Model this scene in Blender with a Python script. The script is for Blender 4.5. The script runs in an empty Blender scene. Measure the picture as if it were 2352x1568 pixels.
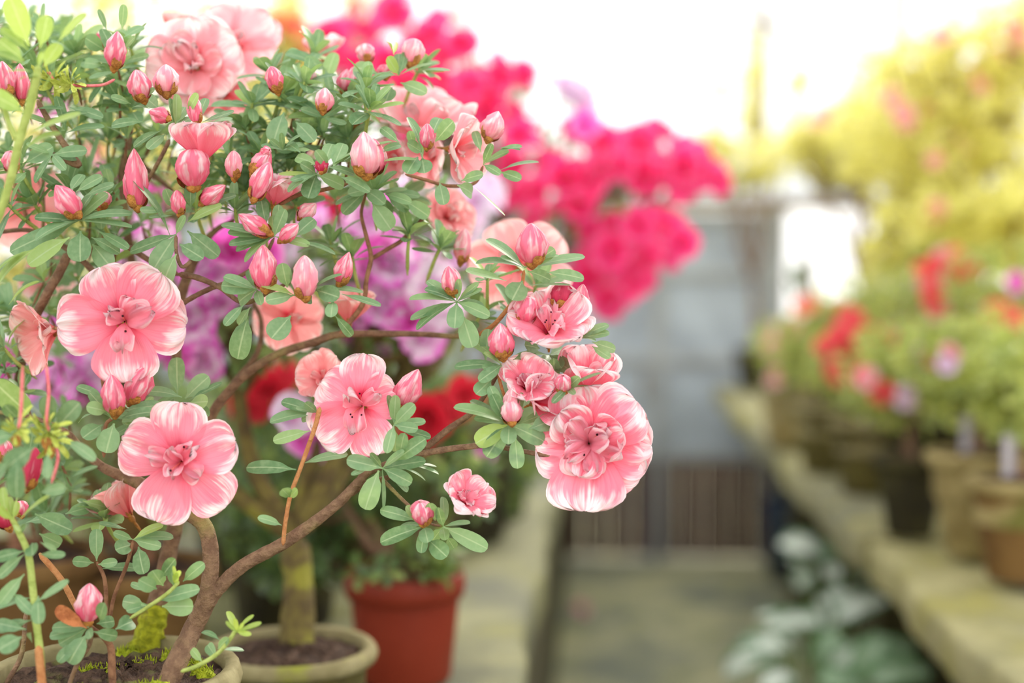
import bpy, math, random
import numpy as np

sc = bpy.context.scene
C = sc.collection
PI = math.pi
R = math.radians

# ------------------------------------------------------------------ camera, light, exposure
FPX = 3267.0                       # 50 mm on a 36 mm wide sensor, 2352 px wide
CAM = np.array([0.0, 0.0, 1.17])
PITCH, YAW = R(-3.08), R(3.52)
cd = bpy.data.cameras.new('camera')
cd.lens = 50.0
cd.sensor_width = 36.0
cd.clip_start = 0.05
cd.dof.use_dof = True
cd.dof.focus_distance = 1.0
cd.dof.aperture_fstop = 2.1
cd.dof.aperture_blades = 0
cam = bpy.data.objects.new('camera', cd)
C.objects.link(cam)
cam.location = CAM
cam.rotation_euler = (PI / 2 + PITCH, 0, YAW)
sc.camera = cam

W = bpy.data.worlds.new('hazy_sky')
sc.world = W
W.use_nodes = True
wn = W.node_tree.nodes
wl = W.node_tree.links
wbg = wn['Background']
wtc = wn.new('ShaderNodeTexCoord')
wsx = wn.new('ShaderNodeSeparateXYZ')
wl.new(wtc.outputs['Generated'], wsx.inputs[0])
wrp = wn.new('ShaderNodeValToRGB')
wl.new(wsx.outputs['Z'], wrp.inputs[0])
wrp.color_ramp.elements[0].position = 0.0
wrp.color_ramp.elements[0].color = (1.0, 0.985, 0.95, 1)
wrp.color_ramp.elements[1].position = 0.5
wrp.color_ramp.elements[1].color = (0.97, 0.99, 1.0, 1)
wl.new(wrp.outputs[0], wbg.inputs[0])
wbg.inputs[1].default_value = 1.6

sd = bpy.data.lights.new('sun', 'SUN')
sd.energy = 3.0
sd.angle = R(14)
sd.color = (1.0, 0.93, 0.78)
sun = bpy.data.objects.new('sun', sd)
C.objects.link(sun)
SUN_EL, SUN_AZ = R(30), R(20)       # elevation, azimuth to the right of the aisle (the sun stands behind the plants)
sun.rotation_euler = (-(PI / 2 - SUN_EL), 0, -SUN_AZ)

vs = sc.view_settings
vs.view_transform = 'Standard'
vs.look = 'None'
vs.gamma = 1.0
vs.use_curve_mapping = False
vs.exposure = 0.5
cy = sc.cycles
cy.max_bounces = 6
cy.diffuse_bounces = 3
cy.glossy_bounces = 2
cy.transmission_bounces = 4
cy.transparent_max_bounces = 12
cy.caustics_reflective = False
cy.caustics_refractive = False
cy.sample_clamp_indirect = 6.0

# ------------------------------------------------------------------ geometry helpers
def nrm(v):
    v = np.asarray(v, float)
    return v / (np.linalg.norm(v) + 1e-12)

def _rot():
    a = PITCH
    fwd = np.array([0, math.cos(a), math.sin(a)])
    up = np.array([0, -math.sin(a), math.cos(a)])
    rt = np.array([1.0, 0, 0])
    c, s = math.cos(YAW), math.sin(YAW)
    Z = np.array([[c, -s, 0], [s, c, 0], [0, 0, 1]])
    return Z @ rt, Z @ up, Z @ fwd
RT, UP, FW = _rot()

def P(px, py, d):
    "the point of the place that the photograph shows at (px, py), d metres into the scene"
    return CAM + d * (FW + RT * ((px - 1176) / FPX) + UP * ((784 - py) / FPX))

def D3(ax, ay, az=0.0):
    "direction: right, up, towards the viewer's side of the bench"
    return nrm(RT * ax + UP * ay - FW * az)

def on_plane(px, py, z):
    r = FW + RT * ((px - 1176) / FPX) + UP * ((784 - py) / FPX)
    k = (z - CAM[2]) / r[2]
    return CAM + r * k

class MB:
    "collects geometry for ONE mesh"
    def __init__(s):
        s.v, s.f, s.uv, s.at, s.mi, s.n = [], [], [], [], [], 0
    def grid(s, pts, uv, at=None, mi=0, wrap=False):
        "pts (na, nb, 3); uv (na, nb, 2); at (na, nb, 3): three free values per point"
        na, nb = pts.shape[:2]
        i = np.arange(na * nb).reshape(na, nb) + s.n
        if wrap:
            i = np.concatenate([i, i[:, :1]], 1)
        q = np.stack([i[:-1, :-1], i[:-1, 1:], i[1:, 1:], i[1:, :-1]], -1).reshape(-1, 4)
        s.v.append(pts.reshape(-1, 3))
        s.uv.append(uv.reshape(-1, 2))
        s.at.append((np.zeros((na * nb, 3)) if at is None else np.asarray(at, float).reshape(-1, 3)))
        s.f.append(q)
        s.mi.append(np.full(len(q), mi))
        s.n += na * nb
    def poly(s, verts, faces, mi=0, at=None):
        verts = np.asarray(verts, float).reshape(-1, 3)
        for fc in faces:
            fc = list(fc)
            if len(fc) == 3:
                fc = fc + [fc[2]]
            s.f.append(np.array([fc]) + s.n)
            s.mi.append(np.array([mi]))
        s.v.append(verts)
        s.uv.append(verts[:, :2].copy())
        s.at.append(np.zeros((len(verts), 3)) if at is None else np.tile(np.asarray(at, float), (len(verts), 1)))
        s.n += len(verts)
    def box(s, lo, hi, mi=0, bev=0.0):
        x0, y0, z0 = lo
        x1, y1, z1 = hi
        v = [(x0, y0, z0), (x1, y0, z0), (x1, y1, z0), (x0, y1, z0), (x0, y0, z1), (x1, y0, z1), (x1, y1, z1), (x0, y1, z1)]
        s.poly(v, [(0, 3, 2, 1), (4, 5, 6, 7), (0, 1, 5, 4), (1, 2, 6, 5), (2, 3, 7, 6), (3, 0, 4, 7)], mi)
    def mesh(s, name, mats, smooth=True):
        v = np.concatenate(s.v).astype(np.float32)
        f = np.concatenate(s.f)
        mi = np.concatenate(s.mi)
        uv = np.concatenate(s.uv)
        at = np.concatenate(s.at)
        tri = f[:, 2] == f[:, 3]
        ln = np.where(tri, 3, 4)
        lv = f[np.stack([np.ones_like(tri)] * 3 + [~tri], 1)]
        me = bpy.data.meshes.new(name)
        me.vertices.add(len(v))
        me.vertices.foreach_set('co', v.ravel())
        me.loops.add(len(lv))
        me.loops.foreach_set('vertex_index', lv.astype(np.int32))
        me.polygons.add(len(f))
        me.polygons.foreach_set('loop_start', (np.cumsum(ln) - ln).astype(np.int32))
        me.polygons.foreach_set('material_index', mi.astype(np.int32))
        u = me.uv_layers.new(name='UVMap')
        u.data.foreach_set('uv', uv[lv].astype(np.float32).ravel())
        a = me.attributes.new('feat', 'FLOAT_VECTOR', 'POINT')
        a.data.foreach_set('vector', at.astype(np.float32).ravel())
        for m in (mats if isinstance(mats, (list, tuple)) else [mats]):
            me.materials.append(m)
        me.update(calc_edges=True)
        me.validate()
        me.polygons.foreach_set('use_smooth', np.full(len(me.polygons), bool(smooth)))
        return me

def adopt(o, parent):
    from mathutils import Matrix
    o.parent = parent
    if parent.type == 'EMPTY':
        o.matrix_parent_inverse = Matrix.Translation(-parent.location)

def part(name, mb, mats, parent, smooth=True, basis=None):
    "a mesh of its own under its thing; points in world coordinates unless basis (4x4) places them"
    from mathutils import Matrix
    me = mb if isinstance(mb, bpy.types.Mesh) else mb.mesh(name, mats, smooth)
    o = bpy.data.objects.new(name, me)
    C.objects.link(o)
    adopt(o, parent)
    if basis is not None:
        o.matrix_basis = Matrix([[float(x) for x in r] for r in basis])
    return o

def thing(name, label, cat, loc, group=None):
    o = bpy.data.objects.new(name, None)
    o.empty_display_size = 0.05
    C.objects.link(o)
    o.location = [float(x) for x in loc]
    o['label'] = label
    o['category'] = cat
    if group:
        o['group'] = group
    return o

def struct(name, mb, mats, smooth=False):
    o = bpy.data.objects.new(name, mb.mesh(name, mats, smooth))
    C.objects.link(o)
    o['kind'] = 'structure'
    return o

# ------------------------------------------------------------------ materials
def mat(name):
    m = bpy.data.materials.new(name)
    m.use_nodes = True
    nt = m.node_tree
    nt.nodes.clear()
    out = nt.nodes.new('ShaderNodeOutputMaterial')
    return m, nt, out

class N:
    "short hand for node building"
    def __init__(s, nt):
        s.nt = nt
    def new(s, t, **kw):
        n = s.nt.nodes.new(t)
        for k, v in kw.items():
            setattr(n, k, v)
        return n
    def link(s, a, b):
        s.nt.links.new(a, b)
    def val(s, inp, x):
        if hasattr(x, 'is_output'):
            s.link(x, inp)
        else:
            inp.default_value = x
    def math(s, op, a, b=0.0, c=0.0, clamp=False):
        n = s.new('ShaderNodeMath', operation=op, use_clamp=clamp)
        s.val(n.inputs[0], a)
        s.val(n.inputs[1], b)
        s.val(n.inputs[2], c)
        return n.outputs[0]
    def mix(s, f, a, b):
        n = s.new('ShaderNodeMix', data_type='RGBA')
        s.val(n.inputs[0], f)
        s.val(n.inputs[6], a if hasattr(a, 'is_output') else (*a, 1))
        s.val(n.inputs[7], b if hasattr(b, 'is_output') else (*b, 1))
        return n.outputs[2]
    def step(s, x, lo, hi):
        n = s.new('ShaderNodeMapRange', interpolation_type='SMOOTHSTEP')
        s.val(n.inputs[0], x)
        n.inputs[1].default_value = lo
        n.inputs[2].default_value = hi
        return n.outputs[0]
    def noise(s, vec, scale, detail=2.0, rough=0.5):
        n = s.new('ShaderNodeTexNoise')
        if vec is not None:
            s.link(vec, n.inputs['Vector'])
        n.inputs['Scale'].default_value = scale
        n.inputs['Detail'].default_value = detail
        n.inputs['Roughness'].default_value = rough
        return n.outputs[0]
    def feat(s):
        a = s.new('ShaderNodeAttribute', attribute_name='feat')
        x = s.new('ShaderNodeSeparateXYZ')
        s.link(a.outputs['Vector'], x.inputs[0])
        return x.outputs
    def uvs(s):
        u = s.new('ShaderNodeUVMap', uv_map='UVMap')
        x = s.new('ShaderNodeSeparateXYZ')
        s.link(u.outputs[0], x.inputs[0])
        return u.outputs[0], x.outputs[0], x.outputs[1]
    def vec(s, x, y, z=0.0):
        n = s.new('ShaderNodeCombineXYZ')
        s.val(n.inputs[0], x)
        s.val(n.inputs[1], y)
        s.val(n.inputs[2], z)
        return n.outputs[0]
    def thin(s, out, col, tcol, tr, rough=0.5, spec=0.3, bump=None, bdist=0.001):
        "a thin sheet: reflects and lets light through"
        p = s.new('ShaderNodeBsdfPrincipled')
        s.val(p.inputs['Base Color'], col)
        p.inputs['Roughness'].default_value = rough
        p.inputs['Specular IOR Level'].default_value = spec
        t = s.new('ShaderNodeBsdfTranslucent')
        s.val(t.inputs[0], tcol)
        if bump is not None:
            b = s.new('ShaderNodeBump')
            b.inputs['Distance'].default_value = bdist
            b.inputs['Strength'].default_value = 0.6
            s.link(bump, b.inputs['Height'])
            s.link(b.outputs[0], p.inputs['Normal'])
        m = s.new('ShaderNodeMixShader')
        m.inputs[0].default_value = tr
        s.link(p.outputs[0], m.inputs[1])
        s.link(t.outputs[0], m.inputs[2])
        s.link(m.outputs[0], out.inputs[0])
    def solid(s, out, col, rough=0.7, spec=0.3, bump=None, bdist=0.002):
        p = s.new('ShaderNodeBsdfPrincipled')
        s.val(p.inputs['Base Color'], col if hasattr(col, 'is_output') else (*col, 1))
        p.inputs['Roughness'].default_value = rough
        p.inputs['Specular IOR Level'].default_value = spec
        if bump is not None:
            b = s.new('ShaderNodeBump')
            b.inputs['Distance'].default_value = bdist
            s.link(bump, b.inputs['Height'])
            s.link(b.outputs[0], p.inputs['Normal'])
        s.link(p.outputs[0], out.inputs[0])

def rgb(r, g, b):
    "sRGB 0..255 to linear"
    def f(x):
        x /= 255.0
        return x / 12.92 if x <= 0.04045 else ((x + 0.055) / 1.055) ** 2.4
    return (f(r), f(g), f(b))

def petal_mat(name, base, edge, throat, blot, e0=0.72, e1=0.98, streak=0.5, tr=0.38):
    m, nt, out = mat(name)
    n = N(nt)
    e, t, bl = n.feat()
    uv, u, v = n.uvs()
    oi = n.new('ShaderNodeObjectInfo')
    st = n.noise(n.vec(n.math('MULTIPLY', u, 20.0), n.math('MULTIPLY', v, 1.5), n.math('MULTIPLY', oi.outputs['Random'], 30.0)), 1.0, 3.0, 0.6)
    pt = n.noise(n.vec(n.math('MULTIPLY', u, 4.0), n.math('MULTIPLY', v, 2.4), n.math('MULTIPLY', oi.outputs['Random'], 77.0)), 1.0, 2.0, 0.5)
    x = n.math('ADD', e, n.math('MULTIPLY', n.math('SUBTRACT', st, 0.5), streak))
    x = n.math('ADD', x, n.math('MULTIPLY', n.math('SUBTRACT', pt, 0.5), 0.9))
    me = n.step(x, e0, e1)
    c = n.mix(me, base, edge)
    fine = n.noise(n.vec(n.math('MULTIPLY', u, 40.0), n.math('MULTIPLY', v, 2.0), 0.0), 1.0, 1.0)
    c = n.mix(n.math('MULTIPLY', n.step(fine, 0.45, 0.75), 0.32), c, throat)
    mt = n.math('SUBTRACT', 1.0, n.step(t, 0.05, 0.55))
    c = n.mix(n.math('MULTIPLY', mt, 0.85), c, throat)
    c = n.mix(bl, c, blot)
    n.thin(out, c, c, tr, 0.55, 0.25, fine, 0.0006)
    return m

def leaf_mat(name, dark, mid, young, rib, tr=0.3, tcol=None, rough=0.42, spec=0.5):
    m, nt, out = mat(name)
    n = N(nt)
    ti, _, _ = n.feat()
    uv, u, v = n.uvs()
    rp = n.new('ShaderNodeValToRGB')
    n.link(ti, rp.inputs[0])
    el = rp.color_ramp.elements
    el[0].position, el[0].color = 0.0, (*dark, 1)
    el[1].position, el[1].color = 1.0, (*young, 1)
    k = el.new(0.55)
    k.color = (*mid, 1)
    geo = n.new('ShaderNodeNewGeometry')
    ns = n.noise(geo.outputs['Position'], 260.0, 2.0)
    c = n.mix(n.math('MULTIPLY', n.step(ns, 0.35, 0.8), 0.22), rp.outputs[0], rib)
    au = n.math('ABSOLUTE', n.math('SUBTRACT', u, 0.5))
    r = n.math('SUBTRACT', 1.0, n.step(au, 0.015, 0.06))
    c = n.mix(n.math('MULTIPLY', r, 0.55), c, rib)
    tc = n.mix(0.55, c, tcol or young)
    n.thin(out, c, tc, tr, rough, spec)
    return m

def noise_mat(name, c1, c2, scale, c3=None, scale3=8.0, lo3=0.5, hi3=0.65, rough=0.8, spec=0.2, bump=0.003, detail=4.0):
    m, nt, out = mat(name)
    n = N(nt)
    g = n.new('ShaderNodeNewGeometry')
    a = n.noise(g.outputs['Position'], scale, detail, 0.6)
    c = n.mix(n.step(a, 0.35, 0.65), c1, c2)
    if c3:
        b = n.noise(g.outputs['Position'], scale3, 3.0, 0.6)
        c = n.mix(n.step(b, lo3, hi3), c, c3)
    n.solid(out, c, rough, spec, a, bump)
    return m

M = {}
WH = rgb(255, 236, 240)
M['pink'] = petal_mat('pink_petal', rgb(255, 148, 170), WH, rgb(250, 100, 130), rgb(200, 4, 66), 0.66, 1.02, 0.75, 0.36)
M['inner'] = petal_mat('petaloid', rgb(255, 168, 188), WH, rgb(255, 150, 172), rgb(225, 60, 100), 0.7, 1.1, 0.6, 0.5)
M['pale'] = petal_mat('pale_pink_petal', rgb(255, 178, 188), rgb(255, 238, 238), rgb(255, 134, 138), rgb(225, 40, 80), 0.66, 1.1, 0.45, 0.4)
M['salmon'] = petal_mat('salmon_petal', rgb(255, 172, 174), rgb(255, 230, 226), rgb(250, 122, 126), rgb(215, 40, 70), 0.7, 1.1, 0.5, 0.3)
M['hot'] = petal_mat('hot_pink_petal', rgb(255, 66, 144), rgb(255, 150, 196), rgb(240, 8, 98), rgb(215, 0, 74), 0.7, 1.2, 0.3, 0.55)
M['violet'] = petal_mat('violet_petal', rgb(244, 218, 244), rgb(236, 104, 214), rgb(242, 140, 222), rgb(220, 50, 170), 0.62, 1.02, 0.5, 0.4)
M['lilac'] = petal_mat('lilac_petal', rgb(242, 228, 246), rgb(244, 196, 234), rgb(240, 160, 222), rgb(228, 70, 180), 0.7, 1.1, 0.5, 0.4)
M['magenta'] = petal_mat('magenta_petal', rgb(246, 116, 218), rgb(252, 196, 238), rgb(232, 60, 182), rgb(210, 20, 130), 0.7, 1.1, 0.4, 0.4)
M['red'] = petal_mat('red_petal', rgb(222, 40, 62), rgb(240, 90, 100), rgb(190, 14, 40), rgb(150, 0, 30), 0.85, 1.3, 0.3, 0.3)
M['coral'] = petal_mat('coral_petal', rgb(255, 98, 108), rgb(255, 160, 156), rgb(240, 60, 76), rgb(214, 24, 56), 0.8, 1.2, 0.3, 0.42)
M['orange'] = petal_mat('orange_petal', rgb(255, 134, 108), rgb(255, 184, 164), rgb(248, 100, 76), rgb(226, 50, 40), 0.8, 1.2, 0.3, 0.42)
M['bud'] = petal_mat('bud_petal', rgb(246, 124, 152), rgb(255, 222, 228), rgb(232, 88, 122), rgb(200, 30, 80), 0.42, 0.86, 0.9, 0.25)
M['bud_deep'] = petal_mat('crimson_bud_petal', rgb(214, 64, 100), rgb(244, 156, 174), rgb(196, 40, 76), rgb(180, 20, 60), 0.62, 1.0, 0.7, 0.22)
M['bud_pale'] = petal_mat('pale_bud_petal', rgb(252, 164, 182), rgb(255, 232, 232), rgb(244, 130, 152), rgb(200, 30, 80), 0.38, 0.82, 0.8, 0.25)
M['leaf'] = leaf_mat('azalea_leaf', rgb(84, 124, 84), rgb(130, 166, 122), rgb(172, 196, 98), rgb(188, 206, 164), 0.33, None, 0.46, 0.4)
M['leaf_young'] = leaf_mat('young_leaf', rgb(122, 156, 78), rgb(160, 188, 88), rgb(194, 214, 98), rgb(206, 218, 156), 0.42)
M['leaf_back'] = leaf_mat('shade_toned_leaf', rgb(64, 92, 54), rgb(104, 136, 80), rgb(168, 186, 90), rgb(140, 160, 110), 0.32)  # shade among the crowded shrubs is put into these darker greens
M['leaf_gold'] = leaf_mat('sun_toned_leaf', rgb(190, 190, 90), rgb(234, 228, 116), rgb(250, 244, 160), rgb(236, 230, 170), 0.6)  # backlit sun glow is put into this pale yellow leaf colour
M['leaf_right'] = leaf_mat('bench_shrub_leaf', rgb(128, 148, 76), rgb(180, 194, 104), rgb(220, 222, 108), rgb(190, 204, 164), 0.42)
M['dead'] = noise_mat('withered_leaf', rgb(196, 122, 78), rgb(160, 92, 56), 160.0)
M['scale'] = noise_mat('bud_scale', rgb(190, 130, 62), rgb(146, 94, 48), 300.0, rough=0.5)
M['calyx'] = noise_mat('calyx_green', rgb(206, 214, 110), rgb(178, 190, 80), 200.0)
M['style'] = noise_mat('style_pink', rgb(240, 140, 140), rgb(226, 112, 120), 200.0)
M['filament'] = noise_mat('filament', rgb(250, 150, 140), rgb(240, 140, 120), 200.0)
M['anther'] = noise_mat('anther', rgb(70, 28, 40), rgb(50, 20, 30), 900.0)
M['bark'] = noise_mat('bark', rgb(114, 86, 68), rgb(140, 110, 86), 150.0, rgb(150, 138, 88), 22.0, 0.52, 0.72, bump=0.004)
M['twig'] = noise_mat('brown_twig', rgb(120, 82, 62), rgb(150, 108, 80), 150.0, bump=0.002)
M['shoot'] = noise_mat('green_shoot', rgb(150, 164, 86), rgb(172, 184, 104), 120.0)
M['rust'] = noise_mat('rusty_shoot', rgb(172, 112, 70), rgb(190, 134, 88), 120.0)
M['moss_bark'] = noise_mat('mossy_bark', rgb(120, 124, 24), rgb(164, 166, 34), 120.0, rgb(98, 76, 54), 40.0, 0.5, 0.62)
M['moss_trunk'] = noise_mat('moss_streaked_bark', rgb(112, 100, 52), rgb(84, 70, 44), 60.0, rgb(132, 128, 50), 18.0, 0.55, 0.68)
M['moss'] = noise_mat('moss', rgb(136, 150, 30), rgb(184, 192, 46), 200.0, bump=0.003)
M['soil'] = noise_mat('soil', rgb(58, 42, 34), rgb(98, 76, 62), 110.0, rgb(112, 112, 60), 24.0, 0.58, 0.7, bump=0.01)
M['mossy_clay'] = noise_mat('mossy_clay', rgb(98, 90, 46), rgb(74, 66, 38), 22.0, rgb(124, 120, 44), 9.0, 0.5, 0.66)
M['rim_clay'] = noise_mat('weathered_rim', rgb(156, 146, 108), rgb(130, 120, 84), 30.0, rgb(146, 148, 60), 12.0, 0.6, 0.72)
M['brown_clay'] = noise_mat('brown_clay', rgb(126, 96, 56), rgb(108, 80, 46), 14.0)
M['red_plastic'] = noise_mat('terracotta_plastic', rgb(136, 52, 34), rgb(128, 46, 30), 10.0, rough=0.5, bump=0.0)
M['tan_clay'] = noise_mat('tan_clay', rgb(168, 152, 104), rgb(136, 120, 76), 18.0, rgb(110, 108, 54), 12.0, 0.52, 0.66)
M['dark_clay'] = noise_mat('dark_mossy_clay', rgb(66, 62, 34), rgb(48, 44, 30), 18.0)

# ------------------------------------------------------------------ plant builders
T_LEAF = np.array([0, .06, .16, .3, .45, .6, .73, .84, .92, .97, 1.0])
T_LOW = np.array([0, .15, .45, .75, .93, 1.0])

def leaf(B, base, tip, normal, width, tint, curl=0.12, fold=0.18, nb=5, ts=T_LEAF, shape=0.8, mi=0, pet=0.1):
    base, tip = np.asarray(base, float), np.asarray(tip, float)
    d = tip - base
    L = np.linalg.norm(d) + 1e-9
    d = d / L
    n = normal - d * np.dot(normal, d)
    n = nrm(n)
    s = np.cross(d, n)
    w = (ts + 1e-4) ** shape * (1 - ts) ** 0.42
    tm = shape / (shape + 0.42)
    w = w / (tm ** shape * (1 - tm) ** 0.42)
    w = np.where(ts < 0.22, np.maximum(w * np.clip((ts - pet * .5) / 0.2, 0, 1), 0.1), w) * width * .5
    u = np.linspace(-1, 1, nb)
    T = ts[:, None]
    U = u[None, :]
    off = curl * L * (np.sin(PI * T) * 0.9 - 0.25 * T * T) + fold * np.abs(U) * w[:, None] + 0 * U
    pts = base + d * (T * L)[..., None] + s * (U * w[:, None])[..., None] + n * off[..., None]
    uv = np.stack([np.broadcast_to(U * .5 + .5, off.shape), np.broadcast_to(T, off.shape)], -1)
    at = np.zeros(off.shape + (3,))
    at[..., 0] = tint
    at[..., 1] = T
    B.grid(pts, uv, at, mi)

def leaf_px(B, b, t, d, wpx, rng, tint=None, dz=None, curl=None, tc=None):
    "a leaf that runs from pixel b to pixel t at depth d, wpx wide as seen"
    lpx = math.hypot(t[0] - b[0], t[1] - b[1])
    k = d / FPX
    if dz is None:
        full = max(lpx, 74.0)
        dz = (math.sqrt(max(full * full - lpx * lpx, 0)) * rng.choice([-1, -1, 1]) * 0.8 + rng.uniform(-.15, .15) * lpx) * k
    b3, t3 = P(b[0], b[1], d), P(t[0], t[1], d + dz)
    wt = min(max(wpx, 0.36 * min(lpx, 110)), wpx / 0.42)
    c = wpx / wt
    dr = nrm(t3 - b3)
    tocam = -FW
    side = nrm(np.cross(dr, tocam))
    if side @ (UP + 0.2 * RT) < 0:
        side = -side
    n = tocam * c + side * math.sqrt(max(1 - c * c, 0)) + UP * 0.22
    if tint is None:
        tint = min(max(rng.gauss(0.4, 0.2), 0), 0.95)
    leaf(B, b3, t3, n, wt * k, tint, rng.uniform(0.0, 0.09) if curl is None else curl, rng.uniform(.05, .3))

def rosette(B, c, axis, L, n, rng, lo=25, hi=100, tint=0.4, wid=0.38, ts=T_LEAF, nb=5, spread=0.2):
    axis = nrm(axis)
    a = nrm(np.cross(axis, [0.31, 0.77, 0.2]))
    b = np.cross(axis, a)
    ph0 = rng.uniform(0, 6.28)
    for i in range(n):
        ph = ph0 + i * 2.399 + rng.uniform(-.25, .25)
        el = R(lo + (hi - lo) * ((i + .5) / n) + rng.uniform(-10, 10))
        rad = a * math.cos(ph) + b * math.sin(ph)
        d = axis * math.cos(el) + rad * math.sin(el)
        nn = axis * math.sin(el) - rad * math.cos(el)
        l = L * rng.uniform(.62, 1.08)
        bs = c + axis * (-0.12 * L * i / n)
        leaf(B, bs, bs + d * l, nn, l * wid * rng.uniform(.85, 1.2), min(max(rng.gauss(tint, spread), 0), 1),
             rng.uniform(-.02, .12), rng.uniform(.05, .35), nb, ts)

def petal(B, phi, S, Wd, th0, th1, rng, bend=0.6, ruff=0.05, cup=0.15, blot=0.0, na=13, nb=11, flare=0.0, r0=0.03, z0=0.0, fan=1.0, mi=0):
    t = np.concatenate([np.linspace(0, .8, na - 5), [.87, .93, .97, .992, 1.0]])
    th = th0 + (th1 - th0) * (lambda x: x * x * (3 - 2 * x))(np.clip(t / bend, 0, 1)) + flare * np.clip((t - .7) / .3, 0, 1) ** 2
    dt = np.diff(t)
    thm = (th[1:] + th[:-1]) / 2
    r = np.concatenate([[r0 * S], r0 * S + np.cumsum(np.sin(thm) * dt) * S])
    z = np.concatenate([[z0], z0 + np.cumsum(np.cos(thm) * dt) * S])
    w = (t + .05) ** 1.28 * (1.0005 - t) ** 0.40
    w = w / w.max() * Wd
    u = np.linspace(-1, 1, nb)
    T, U = t[:, None], u[None, :]
    wf = w[:, None]
    p = [rng.uniform(0, 6.28) for _ in range(6)]
    k1, k2, k3 = rng.uniform(1.6, 2.4), rng.uniform(3.2, 4.4), rng.uniform(5, 7)
    off = cup * U * U * wf * (1 - .3 * T)
    wn = wf / w.max()
    off = off + wn * ruff * S * (np.sin(k1 * U * PI + p[0]) * .55 * T ** 1.5 + np.sin(k2 * U * PI + p[1] + 2 * T) * .55 * T ** 3 + np.sin(k3 * U * PI + p[2]) * .32 * T ** 4
                            + .5 * np.abs(U) ** 3 * np.sin(7 * T + p[4]) * T)
    off = off - 0.035 * S * np.exp(-(U / .12) ** 2) * np.sin(PI * T)            # midrib groove
    dl = wn * 0.045 * S * T ** 4 * np.sin(k3 * U * PI + p[3]) + wn * 0.035 * S * T ** 3 * np.sin(k2 * U * PI + p[5])
    lat = U * wf
    st, ct = np.sin(th)[:, None], np.cos(th)[:, None]
    rr = r[:, None] - ct * off + st * dl
    zz = z[:, None] + st * off + ct * dl
    x = rr * math.cos(phi) - lat * math.sin(phi)
    y = rr * math.sin(phi) + lat * math.cos(phi)
    pts = np.stack([x, y, zz], -1)
    one = np.ones_like(off)
    edge = np.maximum(T * one, np.abs(U) ** 1.6 * np.clip((T - .2) / .5, 0, 1))
    bl = blot * np.clip(1.9 - T / .3, 0, 1) * np.exp(-(U / .55) ** 2)
    at = np.stack([edge, T * one, bl], -1)
    seed = rng.uniform(0, 40)
    uv = np.stack([U * .5 + .5 + seed * one, T * one + seed], -1)
    B.grid(pts, uv, at, mi)

def tube_pts(ctrl, rad, per=6):
    ctrl, rad = np.asarray(ctrl, float), np.asarray(rad, float)
    q = np.concatenate([[2 * ctrl[0] - ctrl[1]], ctrl, [2 * ctrl[-1] - ctrl[-2]]])
    out, ro = [], []
    for i in range(len(ctrl) - 1):
        p0, p1, p2, p3 = q[i:i + 4]
        for k in range(per):
            t = k / per
            out.append(.5 * ((2 * p1) + (-p0 + p2) * t + (2 * p0 - 5 * p1 + 4 * p2 - p3) * t * t + (-p0 + 3 * p1 - 3 * p2 + p3) * t ** 3))
            ro.append(rad[i] * (1 - t) + rad[i + 1] * t)
    out.append(ctrl[-1])
    ro.append(rad[-1])
    return np.array(out), np.array(ro)

def tube(B, ctrl, rad, sides=8, per=6, bump=0.0, rng=random, cap=True, mi=0):
    p, r = tube_pts(ctrl, rad, per)
    n = len(p)
    tg = np.gradient(p, axis=0)
    tg /= np.linalg.norm(tg, axis=1)[:, None] + 1e-12
    a = nrm(np.cross(tg[0], [0.3, 0.2, 0.93]))
    ang = np.linspace(0, 2 * PI, sides, endpoint=False)
    rings = []
    L = 0.0
    uv = []
    for i in range(n):
        a = nrm(a - tg[i] * (a @ tg[i]))
        b = np.cross(tg[i], a)
        k = r[i] * (1 + bump * np.array([rng.uniform(-1, 1) for _ in ang])) * (1 + bump * rng.uniform(-1, 1))
        if cap and (i == 0 or i == n - 1):
            k = k * .35
        rings.append(p[i] + np.outer(np.cos(ang) * k, a) + np.outer(np.sin(ang) * k, b))
        uv.append(np.stack([ang / 6.28, np.full(sides, i / n)], -1))
    B.grid(np.array(rings), np.array(uv), None, mi, wrap=True)

def lathe(B, prof, axis_o, axis=(0, 0, 1), sides=32, mi=0, wob=0.0, rng=random):
    axis = nrm(axis)
    a = nrm(np.cross(axis, [0.9, 0.1, 0.42]))
    b = np.cross(axis, a)
    ang = np.linspace(0, 2 * PI, sides, endpoint=False)
    ph = rng.uniform(0, 6.28)
    pts, uv = [], []
    for i, (r, z) in enumerate(prof):
        k = r * (1 + wob * np.sin(2 * ang + ph) + wob * .5 * np.sin(3 * ang - ph))
        pts.append(np.asarray(axis_o) + axis * z + np.outer(np.cos(ang) * k, a) + np.outer(np.sin(ang) * k, b))
        uv.append(np.stack([ang / 6.28, np.full(sides, i / len(prof))], -1))
    B.grid(np.array(pts), np.array(uv), None, mi, wrap=True)

def frame(axis, roll=0.0, upref=None):
    z = nrm(axis)
    u = UP if upref is None else upref
    if abs(z @ u) > .98:
        u = RT
    y = nrm(u - z * (z @ u))
    x = np.cross(y, z)
    c, s = math.cos(roll), math.sin(roll)
    return np.stack([c * x + s * y, -s * x + c * y, z], 1)

def basis(pos, rot, s=1.0):
    m = np.eye(4)
    m[:3, :3] = rot * s
    m[:3, 3] = pos
    return m

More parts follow.
